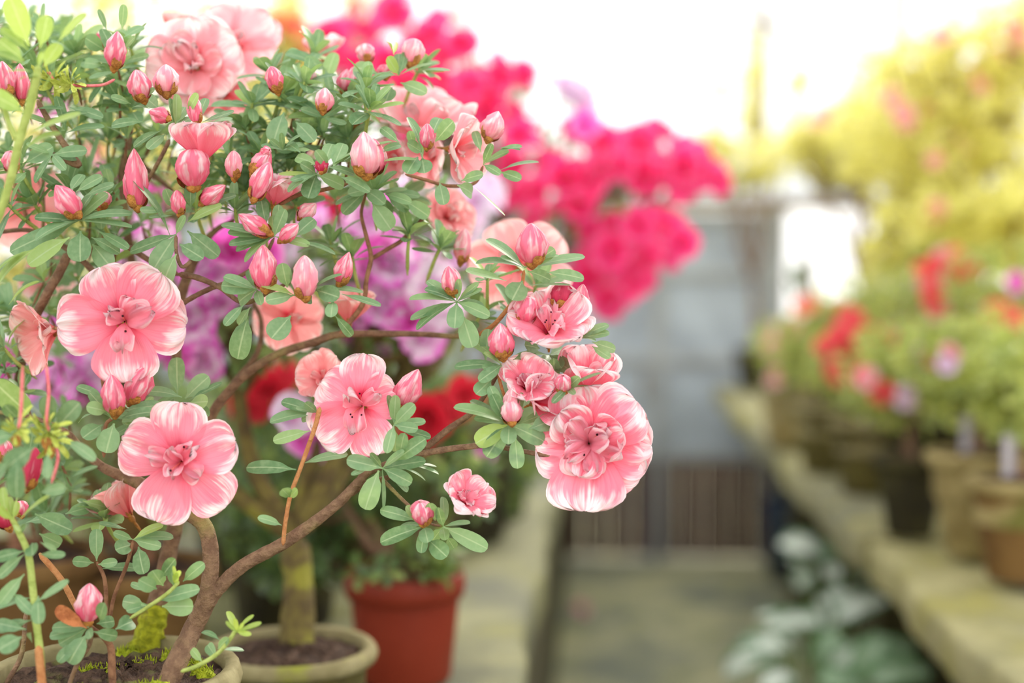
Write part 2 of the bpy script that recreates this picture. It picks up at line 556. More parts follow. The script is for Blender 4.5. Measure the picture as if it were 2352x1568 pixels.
def bud_mesh(B, Lg, wd, rng, twist=3.0, point=0.7, bend=0.1):
    "a rolled-up flower bud along +Z from the origin"
    t = np.array([0, .03, .08, .15, .25, .36, .48, .6, .7, .8, .88, .94, .98, 1.0])
    ang = np.linspace(0, 2 * PI, 26, endpoint=False)
    pr = (t + .015) ** .5 * (1.002 - t) ** point
    pr = pr / pr.max() * wd * .5
    ph, p2 = rng.uniform(0, 6.28), rng.uniform(0, 6.28)
    T, A = t[:, None], ang[None, :]
    w1 = np.sin(3 * A + twist * T + ph)
    w2 = np.sin(5 * A - 2.2 * T * twist + p2)
    env = np.sin(PI * np.clip(T * .9 + .08, 0, 1))
    w3 = np.sin(9 * A + 11 * T + ph * 3) * np.sin(13 * T - 4 * A + p2)
    k = pr[:, None] * (1 + env * (.2 * (np.abs(w1) * 2 - 1) + .09 * w2 + .12 * w3))
    x = k * np.cos(A) + bend * Lg * T ** 2
    y = k * np.sin(A)
    z = T * Lg + 0 * A
    edge = .5 + .3 * (np.abs(w1) < .3) + .12 * w2
    uv = np.stack([A / 6.28 * 1.6 + 0 * T + ph, T * .8 + A * 0.12 + p2], -1)
    at = np.stack([edge, np.maximum(T * 0.9, .22) + 0 * A, 0 * T + 0 * A], -1)
    B.grid(np.stack([x, y, z], -1), uv, at, 0, wrap=True)

def scales_mesh(B, Lg, wd, rng, n=3, mi=0):
    for i in range(n):
        ph = rng.uniform(0, 6.28) if i else 0.4
        ph = ph + i * 2.1
        rd = np.array([math.cos(ph), math.sin(ph), 0])
        b = rd * wd * .12 + np.array([0, 0, -.1 * Lg])
        l = Lg * rng.uniform(.36, .55)
        tip = b + np.array([0, 0, 1]) * l * .9 + rd * (wd * .42)
        leaf(B, b, tip, -rd + np.array([0, 0, .3]), wd * rng.uniform(.42, .62), .5, -0.22, .3, 5, T_LEAF, 0.75, mi, 0.0)
    lathe(B, [(wd * .05, -.2 * Lg), (wd * .2, -.1 * Lg), (wd * .26, .0), (wd * .2, .1 * Lg), (wd * .02, .14 * Lg)], (0, 0, 0), sides=10, mi=mi)

def flower_meshes(kind, S, rng, na=13, nb=11, **k):
    """petals, petaloids, stamens as MB in the flower's own frame (+Z out of its face).
    kind: open, cup, half, double, star"""
    A, I, X = MB(), MB(), MB()
    o = dict(open=(20, 92, .55, .47), cup=(18, 62, .6, .5), half=(16, 36, .6, .5), double=(24, 84, .5, .55), tube=(9, 20, .8, .34), flat=(30, 98, .5, .5))[kind]
    th0, th1, bend, wd = o
    wd = k.get('wd', wd)
    ruff = k.get('ruff', .05)
    n = k.get('n', 5)
    ls = k.get('ls', [1] * 12)
    for i, (ang, pl) in enumerate(k.get('petals', [])):
        s = S * pl
        petal(A, R(ang), s, S * wd * rng.uniform(.92, 1.08) * (.5 + .5 * pl), R(th0), R(th1 + rng.uniform(-12, 10)), rng, bend, ruff, k.get('cup', .1), (1.0, .3, 0, 0, .3, 0, 0)[i % 7], na, nb,
              flare=R(k.get('flare', 10)), z0=(i % 2) * S * .014)
    for i in range(0 if 'petals' in k else n):
        phi = PI / 2 + i * 2 * PI / n + rng.uniform(-.16, .16)
        s = S * ls[i] * rng.uniform(.94, 1.06)
        petal(A, phi, s, s * wd * rng.uniform(.92, 1.08), R(th0), R(th1 + rng.uniform(-14, 12)), rng, bend, ruff, k.get('cup', .1), (1.0, .35, 0, 0, .35, 0, 0)[i % 7], na, nb,
              flare=R(k.get('flare', 10)), z0=(i % 2) * S * .012)
    if kind == 'double':
        for i in range(3):
            phi = PI / 2 + (i * 1.7 + .5) * 2 * PI / 5 + rng.uniform(-.3, .3)
            s = S * rng.uniform(.66, .82)
            petal(A, phi, s, s * wd * .86, R(14), R(60 + rng.uniform(-16, 16)), rng, .6, ruff * 1.6, .1, .6 if i == 0 else 0, na, nb, flare=R(16), z0=S * .03)
    nin = k.get('inner', 4 if kind in ('open', 'flat') else 6 if kind == 'double' else 3)
    for i in range(nin):
        phi = i * 2.4 + rng.uniform(-.6, .6)
        s = S * rng.uniform(.42, .7)
        petal(I, phi, s, s * rng.uniform(.22, .36), R(rng.uniform(2, 20)), R(rng.uniform(30, 95)), rng, .9, .3, rng.choice([-.5, .5, .8]), 0, 11, 9, flare=R(rng.uniform(-110, 90)), z0=S * rng.uniform(.1, .2))
    for i in range(k.get('stam', 5)):
        a = rng.uniform(-.5, .5) - PI / 2 if i else 1.2
        l = S * rng.uniform(.5, .68)
        e = np.array([math.cos(a) * .42 * l + rng.uniform(-.1, .1) * l, math.sin(a) * .3 * l + rng.uniform(-.15, .15) * l, l * .86])
        tube(X, [(0, 0, S * .05), e * np.array([.35, .35, .5]), e], [S * .009] * 3, 5, 3, mi=0)
        lathe(X, [(0.0005 * S, -.018 * S), (.016 * S, -.01 * S), (.018 * S, .004 * S), (.001 * S, .018 * S)], e, D3(.3, .7, .5) * .2 + e / l, 7, 1)
    return A, I, X

def cup_mesh(B, S, mi=0):
    "green calyx and short stalk below a flower"
    lathe(B, [(.02 * S, -.36 * S), (.035 * S, -.2 * S), (.03 * S, -.12 * S), (.075 * S, -.03 * S), (.08 * S, .06 * S), (.03 * S, .1 * S)], (0, 0, 0), sides=10, mi=mi)
    for i in range(5):
        a = i * 2 * PI / 5
        rd = np.array([math.cos(a), math.sin(a), 0])
        leaf(B, rd * .05 * S, rd * .13 * S + np.array([0, 0, .2 * S]), np.array([0, 0, 1.]) - rd, .1 * S, .5, -.1, .2, 3, T_LOW, .8, mi)

# ------------------------------------------------------------------ the greenhouse
BZ = 0.70                          # bench tops
LX, RX = -0.091, 0.447             # bench edges along the aisle
YW = 5.65                          # end wall

def slab_mat(name, c1, c2, c3, moss):
    m, nt, out = mat(name)
    n = N(nt)
    g = n.new('ShaderNodeNewGeometry')
    a = n.noise(g.outputs['Position'], 7.0, 5.0, 0.65)
    b = n.noise(g.outputs['Position'], 2.3, 3.0, 0.6)
    f = n.noise(g.outputs['Position'], 60.0, 4.0, 0.6)
    c = n.mix(n.step(a, .38, .62), c1, c2)
    c = n.mix(n.step(b, .42, .62), c, c3)
    c = n.mix(n.math('MULTIPLY', n.step(a, .52, .66), .8), c, moss)
    c = n.mix(n.math('MULTIPLY', n.step(f, .4, .7), .25), c, rgb(90, 86, 62))
    n.solid(out, c, 0.75, 0.25, f, 0.004)
    return m

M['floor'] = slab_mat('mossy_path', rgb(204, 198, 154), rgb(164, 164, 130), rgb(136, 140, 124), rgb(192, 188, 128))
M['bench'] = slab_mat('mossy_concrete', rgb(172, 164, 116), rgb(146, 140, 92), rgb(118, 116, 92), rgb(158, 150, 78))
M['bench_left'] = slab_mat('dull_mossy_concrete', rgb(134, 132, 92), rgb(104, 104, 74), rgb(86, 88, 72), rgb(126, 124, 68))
M['bench_face'] = noise_mat('dark_mossy_bench_face', rgb(70, 66, 48), rgb(92, 86, 58), 9.0, rgb(92, 96, 40), 5.0, .55, .7)  # dark tone all over, with mossy green patches
M['boards'] = noise_mat('dark_red_boards', rgb(98, 68, 62), rgb(80, 54, 50), 12.0)
M['frame'] = noise_mat('grey_frame', rgb(176, 178, 176), rgb(156, 158, 156), 8.0)
M['white_beam'] = noise_mat('white_painted_beam', rgb(226, 230, 234), rgb(204, 210, 216), 6.0, rough=.5)
M['steel'] = noise_mat('rusty_steel', rgb(150, 132, 100), rgb(120, 104, 76), 10.0)
M['stone_low'] = noise_mat('low_wall', rgb(104, 100, 78), rgb(84, 82, 66), 8.0)

def pane_mat(name, col, dirt, transp, sc_):
    m, nt, out = mat(name)
    n = N(nt)
    g = n.new('ShaderNodeNewGeometry')
    a = n.noise(g.outputs['Position'], sc_, 3.0, .6)
    c = n.mix(n.step(a, .35, .65), col, dirt)
    p = n.new('ShaderNodeBsdfPrincipled')
    n.link(c, p.inputs['Base Color'])
    p.inputs['Roughness'].default_value = .35
    t = n.new('ShaderNodeBsdfTransparent')
    mx = n.new('ShaderNodeMixShader')
    mx.inputs[0].default_value = transp
    n.link(p.outputs[0], mx.inputs[1])
    n.link(t.outputs[0], mx.inputs[2])
    n.link(mx.outputs[0], out.inputs[0])
    return m
M['dull_pane'] = pane_mat('dull_blue_grey_pane', rgb(186, 196, 204), rgb(154, 162, 170), 0.12, 4.0)
M['clear_pane'] = pane_mat('clear_glass', rgb(240, 244, 246), rgb(225, 230, 232), 0.93, 3.0)
M['milky_pane'] = pane_mat('milky_roof_glass', rgb(246, 247, 247), rgb(236, 238, 238), 0.85, 2.0)

M['milky_strip'] = pane_mat('milky_sheet', rgb(226, 232, 242), rgb(206, 214, 226), 0.5, 3.0)
B = MB()
B.grid(np.array([[(x, y, 0.0) for x in np.linspace(-6, 7, 14)] for y in np.linspace(-4, 14, 19)])[:, ::-1], np.zeros((19, 14, 2)))
struct('floor', B, M['floor'])

# end wall: low board wall, glass above, white beam, slender post up to the roof
X0, X1 = -2.4, 2.6
B = MB()
B.box((X0, YW, 0), (-0.19, YW + .06, .36))
B.box((0.69, YW, 0), (X1, YW + .06, .88))
o = struct('wall_back', B, M['stone_low'])
for nm, a, b, z0, z1 in (('pane', X0, -.19, .40, 1.40), ('pane', 1.16, X1, .90, 1.40), ('pane', X0, .62, 1.56, 2.75), ('pane', .66, X1, 1.56, 2.75)):
    Q = MB()
    Q.box((a, YW + .02, z0), (b, YW + .028, z1))
    q = part('pane', Q, M['clear_pane'] if z0 > 1.5 or a > 1 else M['dull_pane'], o, False)
Q = MB()
for x in (-1.9, -1.2, -.55, .64, 1.16, 1.9):
    Q.box((x - .018, YW - .01, .36 if x < 0 else 1.54), (x + .018, YW + .05, 2.3 if x != .64 else 2.9))
part('glazing_bar', Q, M['steel'], o, False)

B = MB()
B.box((X0, YW - .004, 1.425), (X1, YW + .008, 1.55))
struct('trim_1', B, M['milky_strip'])
B = MB()
B.box((X0, YW - .03, 1.385), (X1, YW + .06, 1.43))
struct('trim_2', B, M['steel'])

# door: boards below, two columns of dull panes above
dr = thing('door_1', 'greenhouse end door with dark red boards below and dull blue-grey panes above', 'door', (.25, YW, 0))
dr['kind'] = 'structure'
B = MB()
for i in range(9):
    x = -.15 + i * .0945
    B.box((x, YW - .02 + (i % 2) * .004, .012), (x + .088, YW + .02, .40))
part('board_panel', B, M['boards'], dr, False)
B = MB()
for x in (-.19, .21, .65):
    B.box((x, YW - .03, 0), (x + .045, YW + .03, 1.385))
for z in (.40, .78, 1.12, 1.34):
    B.box((-.19, YW - .028, z), (.69, YW + .028, z + .035))
part('door_frame', B, M['frame'], dr, False)
for x0, x1 in ((-.145, .21), (.255, .65)):
    for z0, z1 in ((.435, .78), (.815, 1.12), (1.155, 1.34)):
        Q = MB()
        Q.box((x0, YW - .004, z0), (x1, YW + .004, z1))
        part('pane', Q, M['dull_pane'], dr, False)
B = MB()
tube(B, [(.18, YW - .04, .74), (.18, YW - .07, .74), (.18, YW - .07, .64), (.18, YW - .04, .64)], [.008] * 4, 6, 3)
part('handle', B, M['steel'], dr)

wd = thing('window_1', 'bright clear window beside the grey end door, plants in front of it', 'window', (.93, YW, .88))
wd['kind'] = 'structure'
B = MB()
for x in (.70, 1.12):
    B.box((x, YW - .01, .88), (x + .03, YW + .05, 1.385))
B.box((.70, YW - .01, .88), (1.15, YW + .05, .90))
part('window_frame', B, M['frame'], wd, False)
B = MB()
B.box((.73, YW + .02, .90), (1.12, YW + .026, 1.385))
part('pane', B, M['clear_pane'], wd, False)

# side walls: low wall with glass above
for sx, nm in ((-2.4, 'wall_left'), (2.6, 'wall_right')):
    B = MB()
    B.box((sx - .04, -1.5, 0), (sx + .04, YW, .72))
    o = struct(nm, B, M['stone_low'])
    Q = MB()
    for y in np.arange(-1.5, 5.7, .8):
        Q.box((sx - .02, y - .015, .72), (sx + .02, y + .015, 2.1))
    Q.box((sx - .03, -1.5, 2.08), (sx + .03, YW, 2.14))
    part('glazing_bar', Q, M['steel'], o, False)
    Q = MB()
    Q.box((sx - .003, -1.5, .72), (sx + .003, YW, 2.08))
    part('pane', Q, M['clear_pane'], o, False)

# roof: two slopes of milky glass on slim steel bars
B = MB()
RZ, EZ, RGX = 2.95, 2.12, 0.1
for xa, xb in ((-2.45, RGX), (2.65, RGX)):
    B.poly([(xa, -1.5, EZ), (xb, -1.5, RZ), (xb, YW + .05, RZ), (xa, YW + .05, EZ)], [(0, 1, 2, 3)])
ce = struct('ceiling', B, M['milky_pane'])
Q = MB()
for y in np.arange(-1.2, 5.7, .75):
    for xa in (-2.45, 2.65):
        tube(Q, [(xa, y, EZ - .02), (RGX, y, RZ - .02)], [.016, .016], 5, 2)
for f in (0.0, .33, .66, 1.0):
    for xa in (-2.45, 2.65):
        x = xa + (RGX - xa) * f
        tube(Q, [(x, -1.5, EZ + (RZ - EZ) * f - .04), (x, YW, EZ + (RZ - EZ) * f - .04)], [.014, .014], 5, 2)
part('roof_bar', Q, M['white_beam'], ce)
Q = MB()
tube(Q, [P(1480, -20, 4.6), P(1720, 45, 4.9), P(1900, 100, 5.2), P(2100, 175, 5.5)], [.012] * 4, 6, 3)
part('tie_rod', Q, M['steel'], ce)

# ------------------------------------------------------------------ benches
bl = thing('planting_bench', 'mossy concrete bench along the aisle carrying the pink azalea and red pot', 'bench', (-.8, 2.8, 0))
def wavy_slab(B, x0, x1, y0, y1, z0, z1, rng, edge):
    "a cast slab with a worn aisle edge"
    ys = np.linspace(y0, y1, 60)
    rows = []
    for y in ys:
        e = (x0 if edge < 0 else x1) + .006 * math.sin(9 * y) + .004 * math.sin(23 * y + 1) + rng.uniform(-.002, .002)
        a, b = (e, x1) if edge < 0 else (x0, e)
        zt = z1 + .003 * math.sin(5 * y) + rng.uniform(-.001, .001)
        bv = .008
        rows.append([(a, y, z0), (a, y, zt - bv), (a + bv, y, zt), ((a + b) / 2, y, zt), (b - bv, y, zt), (b, y, zt - bv), (b, y, z0)])
    B.grid(np.array(rows), np.zeros((60, 7, 2)))
    for r in (rows[0], rows[-1]):
        B.poly(r, [(0, 1, 5, 6), (1, 2, 4, 5)])
rg = random.Random(3)
B = MB()
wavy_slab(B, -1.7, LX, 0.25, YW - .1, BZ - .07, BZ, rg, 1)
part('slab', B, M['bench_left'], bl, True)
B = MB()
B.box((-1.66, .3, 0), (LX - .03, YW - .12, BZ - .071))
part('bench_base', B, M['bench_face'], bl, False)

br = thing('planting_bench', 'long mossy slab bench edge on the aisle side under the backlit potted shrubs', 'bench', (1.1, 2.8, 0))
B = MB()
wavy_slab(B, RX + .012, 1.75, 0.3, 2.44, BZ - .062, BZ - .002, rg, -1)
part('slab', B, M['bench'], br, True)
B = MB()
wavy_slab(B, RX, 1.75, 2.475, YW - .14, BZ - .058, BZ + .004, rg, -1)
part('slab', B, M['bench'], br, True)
B = MB()
for y in (.5, 1.9, 3.3, 4.6):
    B.box((RX + .18, y - .1, 0), (RX + .36, y + .1, BZ - .063))
B.box((1.1, .3, 0), (1.2, YW - .14, BZ - .063))
part('bench_base', B, M['bench_face'], br, False)

# ------------------------------------------------------------------ potted shrubs
def pot_part(root, c, rt, rb, h, body, rim, rim_h=.02, rim_o=.006, soil_dip=.012, rng=random, lean=(0, 0)):
    B = MB()
    x, y, z = c
    th = rt * .07
    prof = [(rb * .6, 0.0), (rb * .96, 0), (rb, .004), (rb + (rt - rb) * .5, h * .5)]
    z1 = h - rim_h
    r1 = rb + (rt - rb) * (z1 / h)
    lathe(B, prof + [(r1, z1)], (x, y, z + .006), (lean[0], lean[1], 1), 40, 0, .012, rng)
    lathe(B, [(r1, z1), (rt + rim_o, z1 + .002), (rt + rim_o + .002, z1 + rim_h * .5), (rt + rim_o, h - .003), (rt + rim_o * .4, h), (rt - th, h - .002), (rt - th * 1.2, h - rim_h), (rt - th * 1.6, h * .55)],
          (x, y, z + .006), (lean[0], lean[1], 1), 40, 1, .012, rng)
    o = part('pot', B, [M[body], M[rim]], root)
    B = MB()
    rr = rt - th
    a = np.linspace(0, 2 * PI, 40, endpoint=False)
    rings = []
    for k in np.linspace(0.02, 1.0, 14):
        hgt = np.array([rng.uniform(-.004, .006) * (1 if k < .95 else .2) for _ in a])
        rings.append(np.stack([x + rr * k * np.cos(a), y + rr * k * np.sin(a), z + .006 + h - soil_dip + .008 * (1 - k * k) + hgt], -1))
    B.grid(np.array(rings), np.zeros((14, 40, 2)), None, 0, wrap=True)
    part('soil', B, M['soil'], root)
    return o

_fl = {}
def flower_variant(m, v):
    "one full-blown blossom, petals and petaloids in one mesh, 1 m petals"
    if (m, v) not in _fl:
        rng = random.Random(hash(m) % 1000 if False else sum(map(ord, m)) * 7 + v)
        A, I, X = flower_meshes(('open', 'cup', 'double', 'open')[v % 4], 1.0, rng, 8, 7, ruff=.07, inner=3, stam=0)
        for k in ('v', 'f', 'uv', 'at'):
            if k == 'f':
                A.f += [f + A.n for f in I.f]
            else:
                getattr(A, k).extend(getattr(I, k))
        A.mi += [x * 0 for x in I.mi]
        A.n += I.n
        lathe(A, [(.02, -.3), (.05, -.15), (.06, .0), (.03, .1)], (0, 0, 0), sides=6, mi=1)
        _fl[(m, v)] = A.mesh('flower', [M[m], M['calyx']])
    return _fl[(m, v)]

def crown_points(crowns, rng, total):
    vol = [c[1][0] * c[1][1] * c[1][2] * (c[2] if len(c) > 2 else 1) for c in crowns]
    out = []
    for c, v in zip(crowns, vol):
        for _ in range(max(3, int(round(total * v / sum(vol))))):
            d = nrm([rng.gauss(0, 1) for _ in range(3)])
            r = rng.random() ** .42
            out.append((np.asarray(c[0]) + d * r * np.asarray(c[1]), d, r))
    return out

def shrub(name, label, cat, base, potargs, crowns, leaves, leafL, lmat, flowers, seed, trunk_r=.012, group=None, bark='bark', tint=.45, soilz=None, per=7, twigs=16, z0=None):
    """crowns: (centre, radii); flowers: (position, diameter, material) or (count, diameter, [materials])"""
    rng = random.Random(seed)
    z0 = BZ if z0 is None else z0
    root = thing(name, label, cat, (base[0], base[1], z0), group)
    zs = z0
    if potargs:
        pot_part(root, (base[0], base[1], z0 + .001), *potargs, rng=rng)
        zs = z0 + potargs[2] - .02
    pts = crown_points(crowns, rng, leaves)
    B = MB()
    for p, d, r in pts:
        ax = nrm(d * .7 + np.array([0, 0, .6]) + np.array([rng.gauss(0, .3) for _ in range(3)]))
        rosette(B, p, ax, leafL * rng.uniform(.8, 1.2), per, rng, 30, 105, tint, .4, T_LOW, 3, .28)
    T = MB()
    main = crowns[0][0]
    b0 = np.array([base[0], base[1], zs])
    cm = np.mean([np.asarray(c[0]) for c in crowns], axis=0)
    fork = b0 * .68 + cm * .32
    tube(T, [b0 - np.array([0, 0, .015]), b0 * .6 + fork * .4 + np.array([.004, 0, 0]), fork], [trunk_r * 1.15, trunk_r, trunk_r * .9], 10, 6, .09, rng)
    for j, c in enumerate(crowns):
        cc = np.asarray(c[0])
        mid = fork * .6 + cc * .4
        mid = mid + np.array([rng.uniform(-.03, .03), rng.uniform(-.03, .03), -.02])
        tube(T, [fork, mid, cc], [trunk_r * .7, trunk_r * .55, trunk_r * .3], 9, 6, .08, rng)
        own = [p for p in pts if np.linalg.norm((p[0] - cc) / np.asarray(c[1])) < 1.05]
        rng.shuffle(own)
        for p, d, r in own[:twigs]:
            k = rng.uniform(.3, .95)
            s0 = mid * (1 - k) + cc * k
            tube(T, [s0, s0 * .5 + p * .5 + np.array([rng.uniform(-.02, .02), 0, -.015]), p], [trunk_r * .38, trunk_r * .28, trunk_r * .14], 5, 4, .05, rng)
    part('stem', T, M[bark], root)
    fo = part('foliage', B, M[lmat], root)
    n = 0
    if flowers and isinstance(flowers[0], (int, float)):
        cnt, dia, ms = flowers
        sh = [q for q in crown_points(crowns, rng, cnt * 3) if q[2] > .75][:cnt]
        flowers = [(p + d * .01, dia * rng.uniform(.8, 1.1), rng.choice(ms)) for p, d, r in sh]
    for p, dia, m in flowers or []:
        p = np.asarray(p)
        dd = [(np.linalg.norm((p - np.asarray(c[0])) / np.asarray(c[1])), c[0]) for c in crowns]
        out = nrm(p - np.asarray(min(dd, key=lambda q: q[0])[1]))
        ax = nrm(out * .6 - FW * rng.uniform(.2, 1.0) + np.array([rng.gauss(0, .35), rng.gauss(0, .2), rng.gauss(0.1, .35)]))
        part('flower', flower_variant(m, rng.randrange(4)), None, root, True, basis(p, frame(ax, rng.uniform(0, 6)), dia * .5))
    return root

def cr(px, py, d, rx, ry, rd):
    "crown: centre where (px, py) lies at depth d; half width and height in pixels there, half depth in metres"
    c = P(px, py, d)
    return (c, (rx * d / FPX, rd, ry * d / FPX))

def fl(d, dia, m, pts, jit=.08, seed=0):
    rng = random.Random(seed)
    return [(P(x, y, d + rng.uniform(-jit, jit)), dia * rng.uniform(.85, 1.12), m if isinstance(m, str) else rng.choice(m)) for x, y in pts]

# --- left bench, behind the pink azalea
b2 = on_plane(672, 1790, BZ)
d2 = (b2 - CAM) @ FW
shrub('potted_azalea', 'violet-and-white azalea in a mossy round clay pot just behind the pink azalea', 'azalea', b2, (.071, .058, .118, 'mossy_clay', 'rim_clay', .016, .005),
      [cr(860, 640, 1.48, 230, 190, .14), cr(520, 690, 1.46, 190, 200, .12), cr(1000, 720, 1.56, 130, 110, .10), cr(120, 800, 1.5, 190, 110, .10), cr(960, 470, 1.6, 150, 70, .08)], 260, .024, 'leaf_back',
      fl(1.34, .055, ['violet', 'magenta', 'violet'], [(455, 765), (480, 640), (425, 720), (520, 575), (505, 690), (405, 800), (560, 610), (470, 820), (545, 560), (600, 590), (370, 560), (25, 840), (95, 790), (190, 860), (240, 840)], .03, 15)
      + fl(1.45, .058, ['violet', 'violet', 'lilac', 'magenta'], [(460, 765), (475, 640), (425, 715), (520, 570), (880, 650), (935, 685), (985, 625), (905, 765), (830, 700), (965, 775), (790, 575), (740, 535), (850, 500),
        (560, 490), (330, 540), (280, 525), (30, 850), (95, 795), (150, 870), (200, 830), (185, 890), (650, 965), (700, 1005), (455, 805), (860, 590), (940, 610), (820, 640), (900, 710), (1010, 700), (870, 760), (1020, 590), (850, 560), (900, 530), (950, 740), (1000, 660), (840, 760), (910, 610), (960, 690), (880, 700), (500, 610), (440, 690), (540, 640), (480, 720), (410, 790), (350, 700), (310, 600), (70, 860), (120, 830), (630, 560), (600, 640), (510, 660), (395, 640)], .07, 5)
      + fl(1.58, .058, ['lilac'], [(1020, 790), (1000, 445), (1085, 465), (935, 445), (1060, 520), (1110, 440), (760, 640), (980, 520), (1040, 690), (950, 560)], .05, 6), 21, .0155, bark='moss_trunk', twigs=14)

b3 = on_plane(930, 1568, BZ)
shrub('potted_azalea', 'red-flowered azalea in a smooth terracotta-red plastic pot on the bench edge', 'azalea', b3, (.064, .052, .122, 'red_plastic', 'red_plastic', .03, .003),
      [cr(900, 1305, 1.545, 125, 40, .05), cr(980, 1270, 1.56, 90, 60, .05), cr(1050, 1110, 1.7, 110, 90, .09), cr(740, 1060, 1.72, 200, 120, .1), cr(680, 1190, 1.8, 190, 110, .08), cr(880, 1170, 1.75, 150, 90, .08), cr(640, 900, 1.75, 160, 90, .09), cr(1010, 950, 1.75, 110, 80, .08)], 400, .026, 'leaf_back',
      fl(1.66, .056, 'red', [(610, 890), (575, 925), (655, 870), (990, 950), (960, 1000), (1030, 935), (1065, 905)], .04, 3) + fl(1.7, .034, 'magenta', [(1110, 1050)], 0, 4), 22, .009, twigs=12)

b4 = on_plane(1070, 1240, BZ)
HOT = [(905, 35), (1000, 80), (960, 105), (800, 105), (855, 75), (1020, 135), (1140, 170), (1190, 175), (1080, 195), (1230, 225), (930, 190), (880, 235), (1000, 235), (1150, 240), (1200, 300), (1120, 260),
       (1390, 330), (1440, 275), (1470, 330), (1505, 315), (1420, 385), (1530, 360), (1565, 380), (1600, 395), (1645, 415), (1480, 400), (1350, 420), (1300, 430), (1250, 385), (1320, 345), (1290, 490), (1330, 470),
       (1375, 540), (1405, 575), (1480, 585), (1545, 530), (1565, 560), (1505, 505), (1430, 600), (1440, 660), (1380, 685), (1460, 640), (1210, 450), (1180, 465), (1225, 520), (780, 125), (1060, 105), (1400, 690),
       (1100, 310), (1050, 270), (830, 160), (960, 290), (1260, 300), (1360, 600), (1290, 560), (1240, 440), (1410, 480), (1560, 425), (1180, 380), (1530, 590)]
HOT2 = [(1300, 310), (1340, 300), (1420, 330), (1360, 370), (1450, 370), (1500, 440), (1440, 430), (1390, 390), (1560, 340), (1590, 360), (1620, 430), (1540, 400), (1270, 260), (1230, 270), (1290, 390), (1410, 520), (1350, 640),
        (1060, 230), (1120, 210), (970, 160), (1170, 270), (940, 250), (860, 120), (1030, 170), (760, 90), (820, 60), (1010, 60), (890, 140), (1340, 510), (1460, 520), (1520, 545), (1310, 640), (1250, 490)]
HOT = [(x, y) for x, y in HOT + HOT2 if not (1335 < x < 1660 and 425 < y < 495) and all(math.hypot(x - a, y - b) > r for a, b, r in ((1250, 282, 52), (1342, 355, 44), (1224, 212, 38), (1450, 268, 40), (1660, 330, 60), (1180, 240, 30)))]
shrub('potted_azalea', 'tall hot pink azalea in full bloom leaning over the aisle before the grey door', 'azalea', b4, (.085, .065, .17, 'dark_clay', 'dark_clay', .02, .005),
      [cr(1020, 240, 2.35, 200, 190, .17), cr(1400, 540, 2.3, 160, 100, .13), cr(1430, 360, 2.3, 150, 60, .1), cr(1190, 330, 2.4, 180, 160, .15), cr(1540, 400, 2.3, 110, 60, .07), cr(840, 130, 2.5, 110, 110, .1)], 210, .026, 'leaf_back',
      fl(2.22, .066, 'hot', HOT, .1, 8) + fl(2.2, .06, ['lilac', 'magenta'], [(1310, 230), (1350, 285), (1285, 205), (1335, 225)], .04, 9) + fl(2.05, .056, ['hot', 'red'], [(735, 490), (705, 450), (765, 470), (725, 530)], .04, 10), 23, .013, twigs=22)

G = 'shrubs crowded behind the pink azalea'
b5 = on_plane(300, 1240, BZ)
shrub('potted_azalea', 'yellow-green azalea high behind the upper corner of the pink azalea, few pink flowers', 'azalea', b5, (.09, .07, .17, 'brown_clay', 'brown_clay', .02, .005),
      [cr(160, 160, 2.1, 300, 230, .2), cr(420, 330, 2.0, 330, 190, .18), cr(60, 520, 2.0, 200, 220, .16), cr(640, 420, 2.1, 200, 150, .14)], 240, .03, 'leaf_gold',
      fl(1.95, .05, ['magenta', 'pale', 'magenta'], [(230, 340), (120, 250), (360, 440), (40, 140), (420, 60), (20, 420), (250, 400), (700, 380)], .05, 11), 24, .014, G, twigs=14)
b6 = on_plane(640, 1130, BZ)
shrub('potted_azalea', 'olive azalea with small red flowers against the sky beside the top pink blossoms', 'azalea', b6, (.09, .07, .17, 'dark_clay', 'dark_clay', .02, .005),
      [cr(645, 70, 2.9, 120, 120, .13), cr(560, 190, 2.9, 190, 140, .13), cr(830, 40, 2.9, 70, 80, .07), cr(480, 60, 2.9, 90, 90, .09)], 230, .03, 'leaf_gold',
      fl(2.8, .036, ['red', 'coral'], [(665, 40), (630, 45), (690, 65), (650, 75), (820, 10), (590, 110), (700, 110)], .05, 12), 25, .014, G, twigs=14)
# dark undergrowth on the bench
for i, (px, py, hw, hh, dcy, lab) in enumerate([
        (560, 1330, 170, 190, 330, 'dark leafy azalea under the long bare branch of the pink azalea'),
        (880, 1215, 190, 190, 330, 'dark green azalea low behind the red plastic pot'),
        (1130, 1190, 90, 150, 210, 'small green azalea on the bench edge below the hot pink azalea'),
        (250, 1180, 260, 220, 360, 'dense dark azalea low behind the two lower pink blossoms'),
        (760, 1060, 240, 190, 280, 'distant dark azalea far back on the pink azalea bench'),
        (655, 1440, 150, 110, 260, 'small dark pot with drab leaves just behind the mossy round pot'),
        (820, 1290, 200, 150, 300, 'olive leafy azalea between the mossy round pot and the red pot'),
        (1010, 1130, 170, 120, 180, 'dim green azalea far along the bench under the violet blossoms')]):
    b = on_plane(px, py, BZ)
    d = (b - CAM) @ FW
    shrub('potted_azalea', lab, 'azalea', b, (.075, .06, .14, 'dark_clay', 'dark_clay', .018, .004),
          [cr(px, py - dcy, d, hw, hh, .16), cr(px + 60, py - dcy + 80, d - .1, hw * .8, hh * .7, .12)], 150, .03, 'leaf_back', None, 30 + i, .012, G, 'bark', .3, twigs=18)
